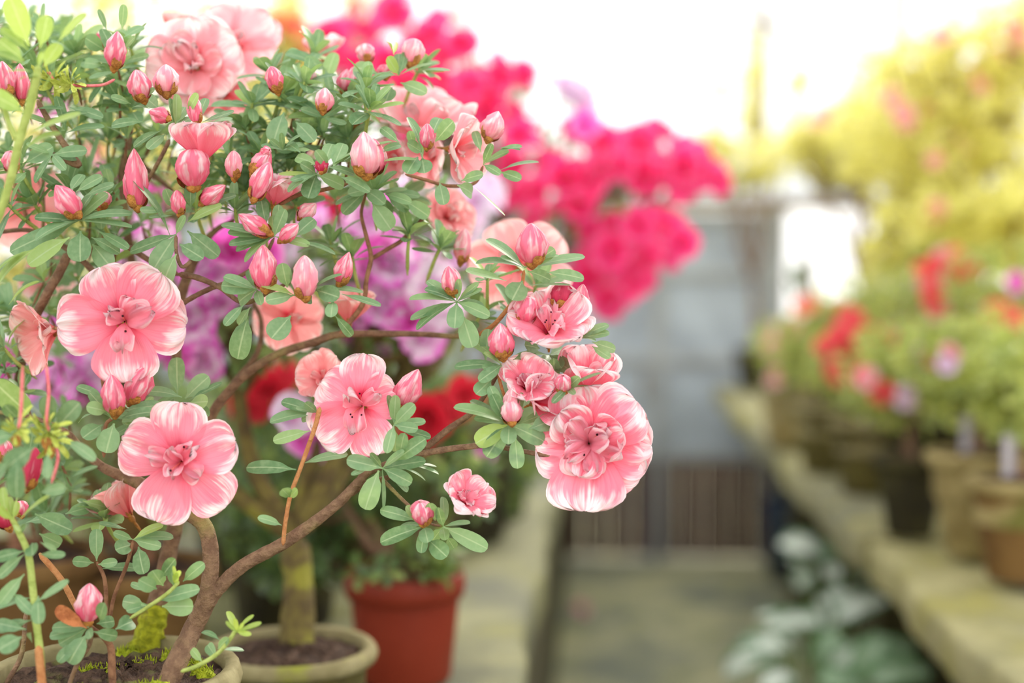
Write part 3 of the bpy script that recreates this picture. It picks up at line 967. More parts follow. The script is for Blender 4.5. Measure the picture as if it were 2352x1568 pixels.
# two empty-looking clay pots with bare stems, close behind the pink azalea's pot
for i, (px, py, rt, h, lab) in enumerate([(40, 1640, .085, .165, 'brown clay pot with bare stems behind the left rim of the pink azalea pot'),
                                          (330, 1600, .075, .14, 'brown clay pot behind the mossy trunk of the pink azalea')]):
    b = on_plane(px, py, BZ)
    d = (b - CAM) @ FW
    shrub('potted_azalea', lab, 'azalea', b, (rt, rt * .78, h, 'brown_clay', 'brown_clay', .024, .005),
          [cr(px - 60, 1050, d + .05, 170, 110, .08), cr(px + 90, 1130, d + .05, 120, 90, .08)], 40, .026, 'leaf_back', None, 44 + i, .011, G, 'twig', .35, twigs=10)

# --- right bench
RB = [  # foot px, py, pot (rt, rb, h, body, rim), crown list, leaf count, flowers, label
    (2090, 1232, (.058, .04, .135, 'dark_clay', 'dark_clay'), [(2060, 860, 2.5, 130, 120, .12)], 'green azalea in a dark mossy pot at the gap between the two bench slabs'),
    (2240, 1278, (.075, .045, .165, 'tan_clay', 'tan_clay'), [(2235, 850, 2.35, 170, 140, .13)], 'bushy green azalea in a tall tan pot second from the near end'),
    (2335, 1335, (.07, .042, .15, 'brown_clay', 'tan_clay'), [(2360, 880, 2.15, 110, 130, .1)], 'leafy azalea in a ribbed brown pot nearest along the sunlit bench'),
    (1985, 1135, (.065, .045, .15, 'mossy_clay', 'rim_clay'), [(1960, 830, 2.9, 120, 110, .12)], 'coral-red azalea in a mossy pot halfway down the sunlit bench'),
    (1890, 1085, (.065, .045, .15, 'mossy_clay', 'rim_clay'), [(1880, 800, 3.2, 110, 90, .11)], 'low azalea in a mossy pot beyond the coral-red one'),
    (1805, 1030, (.065, .045, .15, 'tan_clay', 'rim_clay'), [(1810, 810, 3.6, 80, 80, .1)], 'pale pink azalea at the far corner of the bench by the window'),
    (2170, 1150, (.08, .06, .16, 'dark_clay', 'dark_clay'), [(2150, 690, 2.85, 170, 120, .15)], 'orange-pink azalea in the second row of the sunlit bench'),
    (2345, 1200, (.08, .06, .16, 'dark_clay', 'dark_clay'), [(2330, 680, 2.6, 150, 140, .14)], 'pale green azalea with one magenta flower, second row by the frame edge'),
    (2010, 1075, (.08, .06, .16, 'dark_clay', 'dark_clay'), [(1990, 720, 3.25, 140, 90, .13)], 'azalea with red flowers in the second row below the window'),
]
RF = {3: fl(2.8, .058, ['coral', 'coral', 'red'], [(1930, 775), (1995, 790), (1960, 735), (1920, 845), (2010, 800), (1975, 815), (1890, 800), (1945, 805), (1985, 770), (1930, 860), (2030, 775)], .03, 1),
      5: fl(3.45, .062, ['pale', 'pink'], [(1800, 765), (1825, 750), (1780, 800), (1788, 868), (1815, 775)], .03, 2),
      6: fl(2.7, .055, ['orange', 'coral', 'pale'], [(2145, 690), (2135, 650), (2140, 610), (2165, 590), (2205, 610), (2230, 615), (2150, 720), (2115, 625), (2190, 595), (2140, 670)], .03, 3),
      7: fl(2.45, .056, ['magenta'], [(2342, 645)], 0, 4) + fl(2.45, .05, ['coral', 'orange'], [(2340, 735), (2300, 860), (2290, 720)], 0, 4),
      0: fl(2.4, .045, ['coral', 'pale', 'lilac'], [(2080, 912), (2110, 820), (2140, 830), (2025, 900), (2000, 870), (1985, 865)], .03, 5),
      8: fl(3.1, .055, ['coral', 'orange', 'coral'], [(1850, 705), (1940, 720), (2040, 790), (2060, 770), (2080, 755), (2100, 745)], .03, 6),
      1: fl(2.25, .045, ['pale', 'lilac'], [(2190, 800), (2170, 840)], .02, 7)}
for i, (px, py, pt, crs, lab) in enumerate(RB):
    b = on_plane(px, py, BZ + .004)
    shrub('potted_azalea', lab, 'azalea', b, (*pt, .022, .005), [cr(*c) for c in crs], 120, .03, 'leaf_right', RF.get(i), 60 + i, .01, 'potted azaleas on the sunlit bench', 'bark', .5, twigs=14, z0=BZ + .002)
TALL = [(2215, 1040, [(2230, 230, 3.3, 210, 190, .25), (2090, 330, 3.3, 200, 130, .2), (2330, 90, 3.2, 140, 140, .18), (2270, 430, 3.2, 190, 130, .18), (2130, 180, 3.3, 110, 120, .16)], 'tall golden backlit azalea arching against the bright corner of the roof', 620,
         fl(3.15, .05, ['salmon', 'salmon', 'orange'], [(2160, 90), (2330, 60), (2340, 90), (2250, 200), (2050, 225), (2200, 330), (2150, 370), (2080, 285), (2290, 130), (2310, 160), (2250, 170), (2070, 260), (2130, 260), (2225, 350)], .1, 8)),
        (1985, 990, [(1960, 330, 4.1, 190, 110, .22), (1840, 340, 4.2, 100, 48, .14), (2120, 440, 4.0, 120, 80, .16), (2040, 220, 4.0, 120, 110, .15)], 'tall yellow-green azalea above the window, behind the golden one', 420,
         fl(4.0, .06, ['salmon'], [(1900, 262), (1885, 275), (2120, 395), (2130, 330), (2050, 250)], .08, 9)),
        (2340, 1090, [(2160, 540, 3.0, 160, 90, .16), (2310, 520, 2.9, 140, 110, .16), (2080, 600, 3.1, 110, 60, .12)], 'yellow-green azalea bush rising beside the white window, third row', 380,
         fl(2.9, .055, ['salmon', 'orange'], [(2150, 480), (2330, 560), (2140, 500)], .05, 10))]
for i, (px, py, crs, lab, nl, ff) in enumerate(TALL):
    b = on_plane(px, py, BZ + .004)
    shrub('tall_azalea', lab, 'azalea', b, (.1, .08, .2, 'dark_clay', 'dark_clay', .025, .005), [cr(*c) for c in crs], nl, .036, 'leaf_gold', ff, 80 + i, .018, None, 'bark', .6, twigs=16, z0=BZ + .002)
# thin climber by the post of the end wall
b = on_plane(1735, 960, BZ)
shrub('climbing_plant', 'thin sparse climber on the post above the grey door', 'climber', (P(1730, 900, 5.35)[0], 5.3), (.08, .06, .15, 'dark_clay', 'dark_clay', .02, .004),
      [cr(1725, 200, 5.3, 22, 130, .06), cr(1650, 340, 5.3, 80, 35, .08), cr(1760, 380, 5.2, 60, 40, .08), cr(1640, 210, 5.3, 40, 25, .05), cr(1840, 180, 5.3, 30, 40, .05), cr(1680, 400, 5.2, 90, 25, .08)], 120, .05, 'leaf_gold', None, 90, .012, None, 'bark', .5, twigs=8, z0=BZ + .004)
shrub('potted_azalea', 'dark little shrub silhouetted in front of the white window', 'azalea', on_plane(1860, 940, BZ + .004), (.06, .05, .12, 'dark_clay', 'dark_clay', .02, .004),
      [cr(1845, 640, 4.9, 22, 45, .05), cr(1860, 560, 4.9, 16, 20, .03)], 26, .035, 'leaf_back', None, 91, .01, None, 'bark', .3, twigs=8, z0=BZ + .002)

# --- variegated plants that stand on the floor beside the aisle
def var_mat():
    m, nt, out = mat('variegated_leaf')
    n = N(nt)
    ti, t, _ = n.feat()
    uv, u, v = n.uvs()
    g = n.new('ShaderNodeNewGeometry')
    a = n.math('ABSOLUTE', n.math('SUBTRACT', u, .5))
    ns = n.noise(g.outputs['Position'], 55.0, 3.0, .6)
    x = n.math('ADD', n.math('MULTIPLY', a, 1.7), n.math('MULTIPLY', n.math('SUBTRACT', ns, .5), 1.1))
    c = n.mix(n.step(x, .32, .62), rgb(244, 250, 238), rgb(110, 144, 108))
    c = n.mix(n.math('MULTIPLY', ti, .75), c, rgb(124, 174, 112))
    n.thin(out, c, c, .2, .35, .5)
    return m
M['varieg'] = var_mat()
M['stalk'] = noise_mat('pale_stalk', rgb(140, 160, 100), rgb(118, 140, 84), 60.0)
def foliage_plant(label, foot, z0, leaves, d, seed):
    rng = random.Random(seed)
    root = thing('variegated_plant', label, 'plant', (foot[0], foot[1], z0), 'variegated plants under the bench edge')
    T = MB()
    pot_part(root, (foot[0], foot[1], z0 + .001), .075, .055, .13, 'dark_clay', 'dark_clay', .018, .004, rng=rng)
    hub = np.array([foot[0], foot[1], z0 + .12])
    for (bx, by, tx, ty, w, dd) in leaves:
        b, t = P(bx, by, d + dd), P(tx, ty, d + dd + rng.uniform(-.06, .03))
        mid = hub * .35 + b * .65 + np.array([0, 0, .03])
        tube(T, [hub, mid, b, b * .9 + t * .1], [.006, .005, .004, .002], 6, 4)
        Lf = MB()
        n = nrm(np.array([0, 0, 1.0]) - FW * .75 + RT * rng.uniform(-.3, .3))
        leaf(Lf, b, t, n, 1.25 * w * d / FPX, rng.choice([0, .1, .3, .9]), rng.uniform(.1, .22), .25, 7, np.linspace(0, 1, 12), .55, 0, .0)
        part('leaf', Lf, M['varieg'], root)
    part('stalk', T, M['stalk'], root)
foliage_plant('variegated plant with whitish leaves right below the joint of the bench slabs', (P(1890, 1300, 3.0)[0], P(1890, 1300, 3.0)[1]), 0.0,
              [(1900, 1290, 1790, 1245, 60, 0), (1930, 1310, 1880, 1255, 56, 0), (1960, 1290, 1995, 1275, 50, 0), (1930, 1300, 1900, 1330, 50, -.05), (1850, 1300, 1815, 1290, 44, .03), (1960, 1330, 2005, 1345, 50, .02), (1870, 1310, 1830, 1350, 44, 0.03)], 3.0, 1)
foliage_plant('green variegated plant with arching leaves on the aisle floor, middle one', (P(1900, 1450, 2.75)[0], P(1900, 1450, 2.75)[1]), 0.0,
              [(1930, 1440, 1760, 1435, 52, 0), (1900, 1440, 2040, 1375, 54, 0), (1890, 1450, 1880, 1368, 48, 0), (1920, 1440, 1890, 1540, 50, -.06), (1960, 1430, 1975, 1420, 40, 0), (1880, 1400, 1960, 1358, 40, .04), (1850, 1460, 1740, 1410, 40, .05)], 2.75, 2)
foliage_plant('pale variegated plant lowest in the aisle, cut off by the picture bottom', (P(1800, 1600, 2.6)[0], P(1800, 1600, 2.6)[1]), 0.0,
              [(1800, 1500, 1660, 1545, 64, 0), (1820, 1490, 1690, 1490, 60, 0), (1830, 1560, 1750, 1580, 56, -.05), (1950, 1560, 2100, 1480, 66, 0), (1960, 1550, 2040, 1460, 56, 0), (1990, 1570, 2140, 1545, 60, -.04), (1900, 1560, 1990, 1480, 50, .05), (2000, 1590, 1880, 1560, 60, -.05), (1840, 1510, 1800, 1462, 50, .04)], 2.6, 3)

# --- small things
bk = on_plane(1812, 1330, 0.0)
t = thing('bucket', 'dark slate-blue bucket under the far end of the sunlit bench', 'bucket', (bk[0], bk[1], 0))
B = MB()
M['slate'] = noise_mat('slate_blue_plastic', rgb(84, 98, 124), rgb(70, 82, 104), 8.0, rough=.4, bump=0.0)
lathe(B, [(.06, .004), (.075, .004), (.1, .29), (.108, .3), (.1, .305), (.094, .29), (.07, .02)], (bk[0], bk[1], 0), sides=28)
part('bucket_body', B, M['slate'], t)
B = MB()
tube(B, [(bk[0] - .104, bk[1], .295), (bk[0] - .07, bk[1] - .03, .37), (bk[0], bk[1] - .04, .4), (bk[0] + .07, bk[1] - .03, .37), (bk[0] + .104, bk[1], .295)], [.003] * 5, 6, 5)
part('handle', B, M['steel'], t)
M['tag'] = noise_mat('white_tag', rgb(188, 180, 186), rgb(170, 164, 170), 20.0, rough=.5, bump=0.0)
for px, py, d, lab in [(2218, 1042, 2.27, 'blank whitish plant tag standing in the tall tan pot'), (2316, 1090, 2.1, 'blank whitish plant tag in the ribbed brown pot nearest the frame edge'), (1985, 975, 2.85, 'blank whitish plant tag in the mossy pot of the coral-red azalea')]:
    c = P(px, py, d)
    B = MB()
    w = .008
    B.poly([c + RT * -w * .3 + np.array([0, 0, -.03]), c + RT * w * .3 + np.array([0, 0, -.03]), c + RT * w + np.array([0, 0, .0]), c + RT * w + np.array([0, 0, .06]), c - RT * w + np.array([0, 0, .06]), c - RT * w], [(0, 1, 2, 5), (2, 3, 4, 5)])
    me = B.mesh('plant_tag', M['tag'], False)
    o = bpy.data.objects.new('plant_tag', me)
    C.objects.link(o)
    sm = o.modifiers.new('thickness', 'SOLIDIFY')
    sm.thickness = .0012
    o['label'], o['category'], o['group'] = lab, 'plant tag', 'plant tags on the sunlit bench'
b = on_plane(1332, 1415, 0.0)
o = bpy.data.objects.new('fallen_blossom', flower_variant('pale', 1))
C.objects.link(o)
o.location = (b[0], b[1], .012)
o.rotation_euler = (.5, .3, 0)
o.scale = (.035, .035, .035)
o['label'], o['category'] = 'pale pink fallen blossom on the path beside the bench base', 'blossom'

# ------------------------------------------------------------------ the pink azalea in front
rg = random.Random(11)
pc = P(262, 1555, 1.0)
AZ = thing('potted_azalea', 'large pale-pink azalea with white-edged blossoms and striped buds, in focus in front', 'azalea', (pc[0], pc[1], BZ))
SZ = pc[2] - BZ
pot_part(AZ, (pc[0], pc[1], BZ + .002), .083, .066, SZ, 'mossy_clay', 'rim_clay', .02, .004, .012, rg)

def stem(name, pts, d, m='bark', sides=14, bump=.035, per=7):
    "pts: (px, py, width px, depth offset)"
    B = MB()
    tube(B, [P(p[0], p[1], d + (p[3] if len(p) > 3 else 0)) for p in pts], [p[2] * .5 * (d + (p[3] if len(p) > 3 else 0)) / FPX for p in pts], sides, per, bump, rg)
    return part(name, B, M[m], AZ)

stem('trunk', [(375, 1600, 54, -.03), (400, 1535, 50, -.02), (440, 1450, 46), (472, 1380, 43), (484, 1310, 38), (480, 1240, 37), (460, 1195, 38), (420, 1172, 34, .01), (360, 1130, 32, .02), (300, 1100, 28, .03), (240, 1075, 22, .03), (190, 1035, 17, .03), (150, 990, 13, .03), (60, 955, 11, .04), (-20, 945, 9, .05)], 1.0)
stem('branch', [(474, 1392, 34), (500, 1352, 34), (560, 1297, 31), (650, 1248, 30), (720, 1200, 27), (780, 1152, 24), (822, 1108, 22), (845, 1085, 18), (900, 1062, 16), (950, 1046, 15), (1010, 1034, 15), (1070, 1026, 14), (1120, 1023, 13), (1180, 1032, 11), (1245, 1044, 11), (1290, 1048, 9)], 1.0)
stem('branch', [(800, 1135, 20), (838, 1112, 16), (880, 1100, 13), (905, 1092, 9)], 1.01)
stem('branch', [(940, 1052, 15), (985, 1022, 15), (1030, 985, 15), (1080, 950, 13), (1115, 905, 11), (1150, 845, 9), (1153, 835, 8)], 1.01)
stem('branch', [(330, 1500, 54, -.0), (350, 1430, 50), (376, 1330, 42), (392, 1250, 38), (412, 1170, 34), (440, 1060, 28), (486, 955, 24), (520, 905, 22), (570, 855, 20), (640, 812, 19), (720, 786, 18), (780, 768, 17), (900, 766, 14), (980, 768, 13), (1050, 772, 12), (1100, 764, 10), (1160, 800, 8)], 1.08)
B = MB()
tube(B, [P(318, 1518, 1.07), P(332, 1490, 1.07), P(350, 1432, 1.075), P(362, 1385, 1.078)], [.0112, .0106, .0098, .0084], 14, 8, .16, rg)
o = part('moss', B, M['moss_bark'], AZ)
o['kind'] = 'stuff'
stem('branch', [(500, 935, 15), (540, 875, 14), (590, 812, 13), (600, 740, 11), (580, 690, 9)], 1.12)
stem('branch', [(404, 840, 24), (408, 740, 24), (420, 665, 24), (449, 590, 22), (470, 555, 16), (500, 525, 12), (540, 505, 9)], 1.10)
stem('branch', [(410, 629, 14), (455, 638, 14), (505, 660, 12), (560, 695, 11), (620, 670, 9), (660, 650, 8)], 1.02)
stem('branch', [(392, 720, 13), (430, 690, 12), (480, 664, 12), (540, 640, 10), (600, 600, 9), (630, 545, 8)], 1.03)
stem('branch', [(385, 690, 16), (370, 730, 16)], 1.03)
stem('branch', [(-20, 535, 10), (60, 528, 10), (110, 548, 12), (160, 575, 14), (212, 622, 15), (260, 700, 14)], 1.06)
stem('branch', [(158, 580, 20), (135, 628, 22), (104, 682, 22), (60, 780, 22, .02), (40, 900, 22, .04)], 1.05)
stem('branch', [(265, 560, 12), (300, 570, 13), (350, 602, 13), (412, 632, 13)], 1.05)
stem('branch', [(288, 500, 18), (297, 560, 20), (306, 640, 22), (310, 720, 22)], 1.14)
stem('branch', [(404, 540, 8), (405, 580, 8), (418, 612, 9), (440, 600, 10)], 1.0)
stem('branch', [(780, 766, 12), (832, 700, 12), (842, 640, 11), (852, 592, 11), (842, 545, 10), (830, 490, 8), (842, 440, 7)], 1.05, 'twig')
stem('branch', [(852, 595, 10), (890, 572, 10), (925, 550, 10), (955, 515, 10), (975, 500, 8)], 1.06, 'twig')
stem('branch', [(640, 470, 10), (690, 446, 10), (740, 436, 10), (800, 422, 8)], 1.02, 'twig')
stem('branch', [(930, 400, 7), (975, 412, 8), (1030, 427, 8), (1090, 420, 8), (1110, 380, 7)], 1.04, 'twig')
stem('branch', [(1204, 620, 8), (1195, 670, 9), (1165, 710, 10), (1135, 745, 11), (1100, 770, 10)], 1.02, 'rust')
stem('branch', [(1046, 700, 7), (1060, 740, 8), (1080, 766, 8)], 1.02, 'twig')
stem('branch', [(1255, 800, 8), (1290, 785, 9), (1335, 772, 8)], 1.02, 'twig')
stem('branch', [(1153, 840, 7), (1147, 870, 8), (1165, 930, 7), (1172, 975, 8), (1180, 1028, 7)], 1.0, 'rust')
stem('branch', [(878, 1100, 9), (905, 1128, 9), (938, 1160, 8), (985, 1200, 6), (1012, 1208, 6)], 1.0)
stem('branch', [(300, 280, 18), (292, 340, 18), (280, 410, 18), (290, 500, 16)], 1.1)
stem('branch', [(390, 320, 10), (365, 370, 10), (335, 420, 9), (300, 470, 8)], 1.04)
stem('branch', [(85, 230, 12), (120, 290, 14), (160, 350, 16), (180, 380, 14), (120, 355, 13), (70, 345, 10)], 1.03)
stem('branch', [(235, 270, 14), (280, 320, 14), (340, 390, 13), (400, 440, 11)], 1.13)
stem('branch', [(100, 400, 9), (98, 440, 9), (100, 490, 9), (98, 530, 8)], 1.08)
stem('branch', [(25, 400, 11), (50, 470, 11), (70, 520, 10)], 1.08, 'twig')
stem('branch', [(735, 935, 12), (722, 985, 11), (690, 1075, 10), (668, 1135, 10), (656, 1195, 10), (650, 1252, 10)], .99, 'rust')
stem('branch', [(238, 1050, 10), (242, 980, 9), (258, 960, 8)], 1.0, 'twig')
stem('branch', [(240, 850, 12), (238, 880, 12), (250, 930, 10), (258, 965, 9)], 1.02, 'twig')
stem('shoot', [(98, 1600, 18), (92, 1500, 18), (82, 1420, 17), (74, 1340, 17), (64, 1270, 16), (40, 1215, 14), (22, 1180, 11)], .93, 'shoot')
stem('shoot', [(100, 1610, 21), (94, 1545, 20), (88, 1482, 18)], .928, 'rust')
stem('shoot', [(-10, 520, 18), (22, 420, 20), (45, 320, 20), (66, 250, 20), (82, 185, 20), (88, 150, 14)], .91, 'shoot')
stem('shoot', [(40, 325, 14), (20, 280, 14), (5, 235, 12)], .91, 'shoot')
stem('shoot', [(415, 1542, 10), (455, 1528, 10), (500, 1500, 10), (530, 1465, 10), (545, 1440, 9)], .95, 'shoot')
stem('shoot', [(298, 1420, 8), (345, 1390, 9), (385, 1362, 9), (412, 1335, 8)], .96, 'shoot')
stem('branch', [(260, 1590, 16), (257, 1540, 18), (252, 1480, 16), (215, 1445, 12), (204, 1436, 9)], .97, 'twig')
stem('branch', [(150, 1600, 10), (175, 1530, 11), (205, 1480, 11), (210, 1440, 9)], .96)
stem('branch', [(250, 1480, 12), (245, 1400, 10), (240, 1330, 9), (222, 1290, 8)], 1.0, 'twig')
stem('branch', [(90, 1270, 14), (140, 1330, 14), (178, 1400, 13), (205, 1440, 11)], 1.0, 'rust')
stem('branch', [(306, 1240, 8), (290, 1300, 9), (262, 1370, 9), (250, 1430, 9)], 1.0, 'twig')
stem('branch', [(60, 1400, 10), (50, 1500, 11), (20, 1560, 12), (0, 1600, 12)], .99)

# moss on the soil
B = MB()
for (mx, my, r, dd) in [(350, 1555, 46, .95), (300, 1580, 42, .93), (250, 1520, 34, 1.0), (215, 1540, 30, 1.0), (400, 1500, 30, 1.04), (290, 1500, 26, 1.05), (440, 1520, 24, 1.02), (180, 1575, 30, .95), (330, 1520, 26, 1.02), (465, 1535, 24, 1.0)]:
    c = P(mx, my, dd)
    c[2] = pc[2] + .0
    rr = 1.25 * r / FPX
    th = np.linspace(0, PI / 2, 9)
    ph = np.linspace(0, 2 * PI, 22, endpoint=False)
    rings = []
    for t in th:
        k = np.array([1 + rg.uniform(-.16, .16) for _ in ph])
        rings.append(np.stack([c[0] + rr * k * math.cos(t) * np.cos(ph), c[1] + rr * k * math.cos(t) * np.sin(ph), c[2] + rr * .55 * k * math.sin(t)], -1))
    B.grid(np.array(rings), np.zeros((9, 22, 2)), None, 0, wrap=True)
    for _ in range(46):
        a, q = rg.uniform(0, 6.28), rr * rg.random() ** .5
        s0 = c + np.array([q * math.cos(a), q * math.sin(a), rr * .5 * math.sqrt(max(0, 1 - (q / rr) ** 2))])
        tube(B, [s0, s0 + np.array([rg.uniform(-.002, .002), rg.uniform(-.002, .002), rg.uniform(.002, .006)])], [.0007, .0002], 4, 2)
o = part('moss', B, M['moss'], AZ)
o['kind'] = 'stuff'

# ---- leaf clusters, each written leaf by leaf
def cluster(base, tips, d, m='leaf', tint=None, extra=0, L=70, ax=(0, 1, .3)):
    B = MB()
    for t in tips:
        b = base if len(t) < 5 else (t[3], t[4])
        leaf_px(B, b, (t[0], t[1]), d + rg.uniform(-.006, .006), t[2], rg, tint if tint is None else min(1, max(0, rg.gauss(tint, .12))))
    if extra:
        rosette(B, P(base[0], base[1], d + .004), D3(*ax), L * d / FPX, extra, rg, 25, 95, .38)
    part('leaf_cluster', B, M[m], AZ)

K = cluster
K((1204, 615), [(1117, 548, 26), (1092, 603, 20), (1069, 620, 22, 1163, 645), (1344, 589, 26), (1342, 640, 30, 1255, 625), (1265, 643, 30, 1212, 622), (1176, 689, 52, 1200, 645), (1284, 585, 12), (1150, 590, 16), (1275, 572, 34), (1310, 655, 8, 1210, 655)], 1.0)
K((1049, 693), [(939, 686, 20), (942, 734, 24), (955, 756, 24), (1044, 754, 40), (1113, 703, 20), (980, 645, 26), (975, 663, 22), (1100, 650, 20), (1108, 664, 16), (1085, 798, 46, 1062, 722), (1125, 726, 30), (1053, 640, 18)], 1.0)
K((1153, 839), [(1043, 842, 26), (1073, 775, 30), (1107, 844, 18), (1100, 875, 30), (1093, 905, 36, 1130, 870), (1230, 809, 20, 1178, 826), (1122, 755, 34, 1115, 830), (1112, 810, 14)], 1.0)
K((1170, 974), [(1042, 934, 26), (1079, 920, 18), (1089, 960, 20), (1092, 1018, 48), (1117, 1049, 46), (1167, 1020, 38), (1189, 1076, 36, 1183, 1000), (1250, 1013, 42), (1247, 952, 22, 1195, 972), (1279, 962, 42, 1215, 985), (1125, 886, 28, 1155, 955), (1130, 905, 30, 1158, 965), (1196, 901, 16, 1190, 955)], .995)
K((1262, 815), [(1178, 821, 16), (1272, 823, 28, 1273, 878), (1308, 850, 36), (1235, 850, 30), (1245, 838, 26), (1205, 792, 34, 1240, 800), (1295, 800, 24), (1290, 845, 34)], 1.02)
K((1330, 778), [(1398, 745, 22), (1400, 763, 22), (1414, 803, 26, 1360, 785), (1402, 822, 20, 1360, 795), (1360, 745, 16), (1368, 782, 8)], 1.0)
K((1303, 892), [(1380, 855, 8), (1362, 887, 6), (1331, 866, 24), (1268, 925, 18), (1320, 905, 16)], .99)
K((975, 1209), [(873, 1245, 36), (919, 1206, 12), (967, 1270, 28), (983, 1245, 36), (873, 1170, 30, 955, 1195), (932, 1162, 22), (985, 1155, 30, 1000, 1195)], .99)
K((1018, 1209), [(1026, 1278, 42, 985, 1240), (1023, 1240, 24), (1044, 1260, 26, 1025, 1230), (1120, 1260, 40), (1080, 1201, 12), (1018, 1140, 20), (990, 1245, 26), (1006, 1165, 22)], .992)
K((878, 1075), [(796, 1055, 36), (807, 1091, 14, 845, 1075), (838, 1170, 48, 870, 1080), (978, 1058, 30), (946, 1109, 34), (1008, 1088, 9, 955, 1070), (1002, 1070, 8, 965, 1066), (978, 1103, 6, 925, 1075), (929, 1035, 20), (880, 1168, 8), (978, 1007, 38, 905, 1060), (938, 1128, 20), (850, 1040, 16)], .99)
K((905, 976), [(909, 907, 26), (952, 928, 32), (978, 968, 22), (990, 1004, 22, 915, 985), (891, 907, 16), (908, 1037, 20, 905, 980), (929, 994, 28, 918, 1045), (888, 1040, 26), (903, 935, 14), (960, 985, 26)], .992)
K((730, 948), [(646, 922, 28), (679, 938, 14), (619, 968, 28), (692, 965, 18), (700, 925, 20)], 1.0)
for b, t, w in [((712, 989), (627, 1012), 30), ((680, 1078), (565, 1073), 34), ((694, 1065), (799, 1042), 22), ((664, 1138), (650, 1122), 30), ((647, 1206), (592, 1188), 20), ((652, 1232), (660, 1228), 8)]:
    K(b, [(t[0], t[1], w)], .99)
K((667, 1142), [(648, 1123, 22), (683, 1124, 20)], .985)
K((178, 507), [(79, 499, 28), (22, 578, 44), (79, 550, 30), (64, 607, 44, 160, 545), (184, 601, 56, 185, 530), (255, 614, 46, 212, 560), (303, 489, 26), (262, 423, 24, 195, 450), (190, 400, 26, 160, 440), (247, 443, 32), (303, 522, 16), (296, 571, 24, 225, 530), (275, 581, 26, 210, 545), (235, 405, 26, 175, 440), (215, 440, 24)], 1.0)
K((60, 575), [(-6, 650, 30, 89, 567), (90, 645, 14, 20, 700), (-10, 625, 12)], .97, 'leaf_young', .3)
K((405, 538), [(298, 578, 34), (352, 619, 48), (372, 657, 44, 405, 583), (502, 589, 42, 430, 530), (467, 594, 36, 412, 560), (321, 482, 18, 370, 485), (342, 499, 14, 395, 495), (306, 410, 12, 390, 540), (439, 420, 28, 438, 478), (510, 471, 28, 430, 510), (380, 433, 26, 400, 480), (543, 448, 22, 470, 470), (425, 495, 20)], 1.0)
K((676, 678), [(835, 668, 18), (875, 703, 18, 785, 675), (779, 683, 40, 725, 665), (600, 655, 18), (760, 728, 30, 765, 690), (809, 772, 24, 770, 725), (717, 688, 30), (648, 604, 36, 660, 660), (786, 630, 12, 710, 670), (623, 777, 54, 668, 725), (690, 620, 26), (610, 690, 30)], .99)
K((590, 665), [(508, 655, 40), (548, 693, 36), (513, 635, 26), (515, 747, 24, 560, 700), (548, 747, 24, 575, 705), (545, 825, 52, 570, 725), (570, 620, 22), (600, 700, 22)], 1.0)
K((630, 543), [(722, 502, 36, 675, 545), (640, 470, 28, 640, 530), (771, 583, 14, 680, 555), (712, 563, 24), (508, 515, 24), (523, 532, 28), (525, 560, 28), (541, 575, 26), (600, 460, 30, 612, 520), (655, 480, 30), (625, 495, 20), (560, 600, 24)], .995)
K((727, 400), [(707, 455, 44), (790, 428, 32), (850, 440, 26, 780, 405), (668, 415, 20), (750, 345, 30), (640, 400, 16), (690, 375, 26), (660, 440, 22)], 1.0)
K((842, 438), [(786, 490, 34), (898, 527, 48, 855, 465), (883, 468, 34), (895, 490, 30, 870, 450), (800, 445, 28), (770, 470, 18)], 1.03)
K((885, 445), [(941, 481, 34), (985, 497, 36, 930, 460), (945, 465, 24), (920, 435, 18), (965, 450, 24)], 1.04)
K((970, 350), [(875, 293, 24, 917, 328), (937, 268, 20), (1041, 278, 40, 1000, 325), (1010, 270, 32, 990, 315), (935, 328, 28), (972, 362, 34, 960, 342), (935, 398, 40, 960, 360), (975, 398, 42, 970, 362), (940, 300, 20, 950, 335), (985, 285, 26)], 1.0)
K((1060, 415), [(1085, 445, 36, 1050, 425), (1020, 470, 34, 1010, 420), (1160, 495, 6, 1090, 430), (1110, 400, 26)], 1.02)
K((916, 173), [(812, 153, 36, 870, 170), (993, 145, 14), (1034, 161, 14, 950, 165), (980, 214, 32, 920, 190), (886, 232, 36, 900, 200), (916, 122, 26), (890, 130, 26), (855, 180, 18), (930, 120, 16)], 1.06)
K((904, 125), [(890, 93, 10), (910, 95, 10), (900, 90, 8)], 1.05, 'leaf_young', .7)
K((743, 270), [(659, 222, 24), (654, 240, 20), (661, 268, 22), (773, 219, 32, 748, 250), (845, 265, 14), (800, 230, 26), (628, 326, 48, 652, 258), (722, 324, 38, 680, 280), (690, 250, 20), (795, 285, 18)], 1.04)
K((748, 160), [(700, 135, 28), (770, 120, 34, 745, 200), (665, 215, 34, 690, 140), (680, 110, 32, 650, 170), (655, 120, 30), (730, 120, 24, 700, 160), (840, 230, 32, 780, 215), (760, 215, 20)], 1.08)
K((753, 383), [(763, 329, 34, 745, 380), (789, 329, 36, 765, 385), (863, 344, 14, 790, 370), (921, 332, 20, 870, 350), (679, 360, 28, 730, 380), (901, 324, 12), (955, 367, 14, 870, 372), (725, 345, 26), (660, 330, 24, 690, 350), (815, 400, 22)], .995)
K((650, 345), [(690, 310, 14), (620, 320, 16), (700, 330, 18), (645, 305, 14), (600, 335, 16), (710, 345, 14)], 1.02)
K((1110, 378), [(1169, 347, 20), (1199, 337, 16, 1140, 350), (1238, 371, 14, 1150, 390), (1197, 412, 26, 1150, 395), (1090, 300, 22, 1105, 350), (1150, 400, 20), (1195, 345, 10, 1140, 340), (1130, 330, 20)], 1.03)
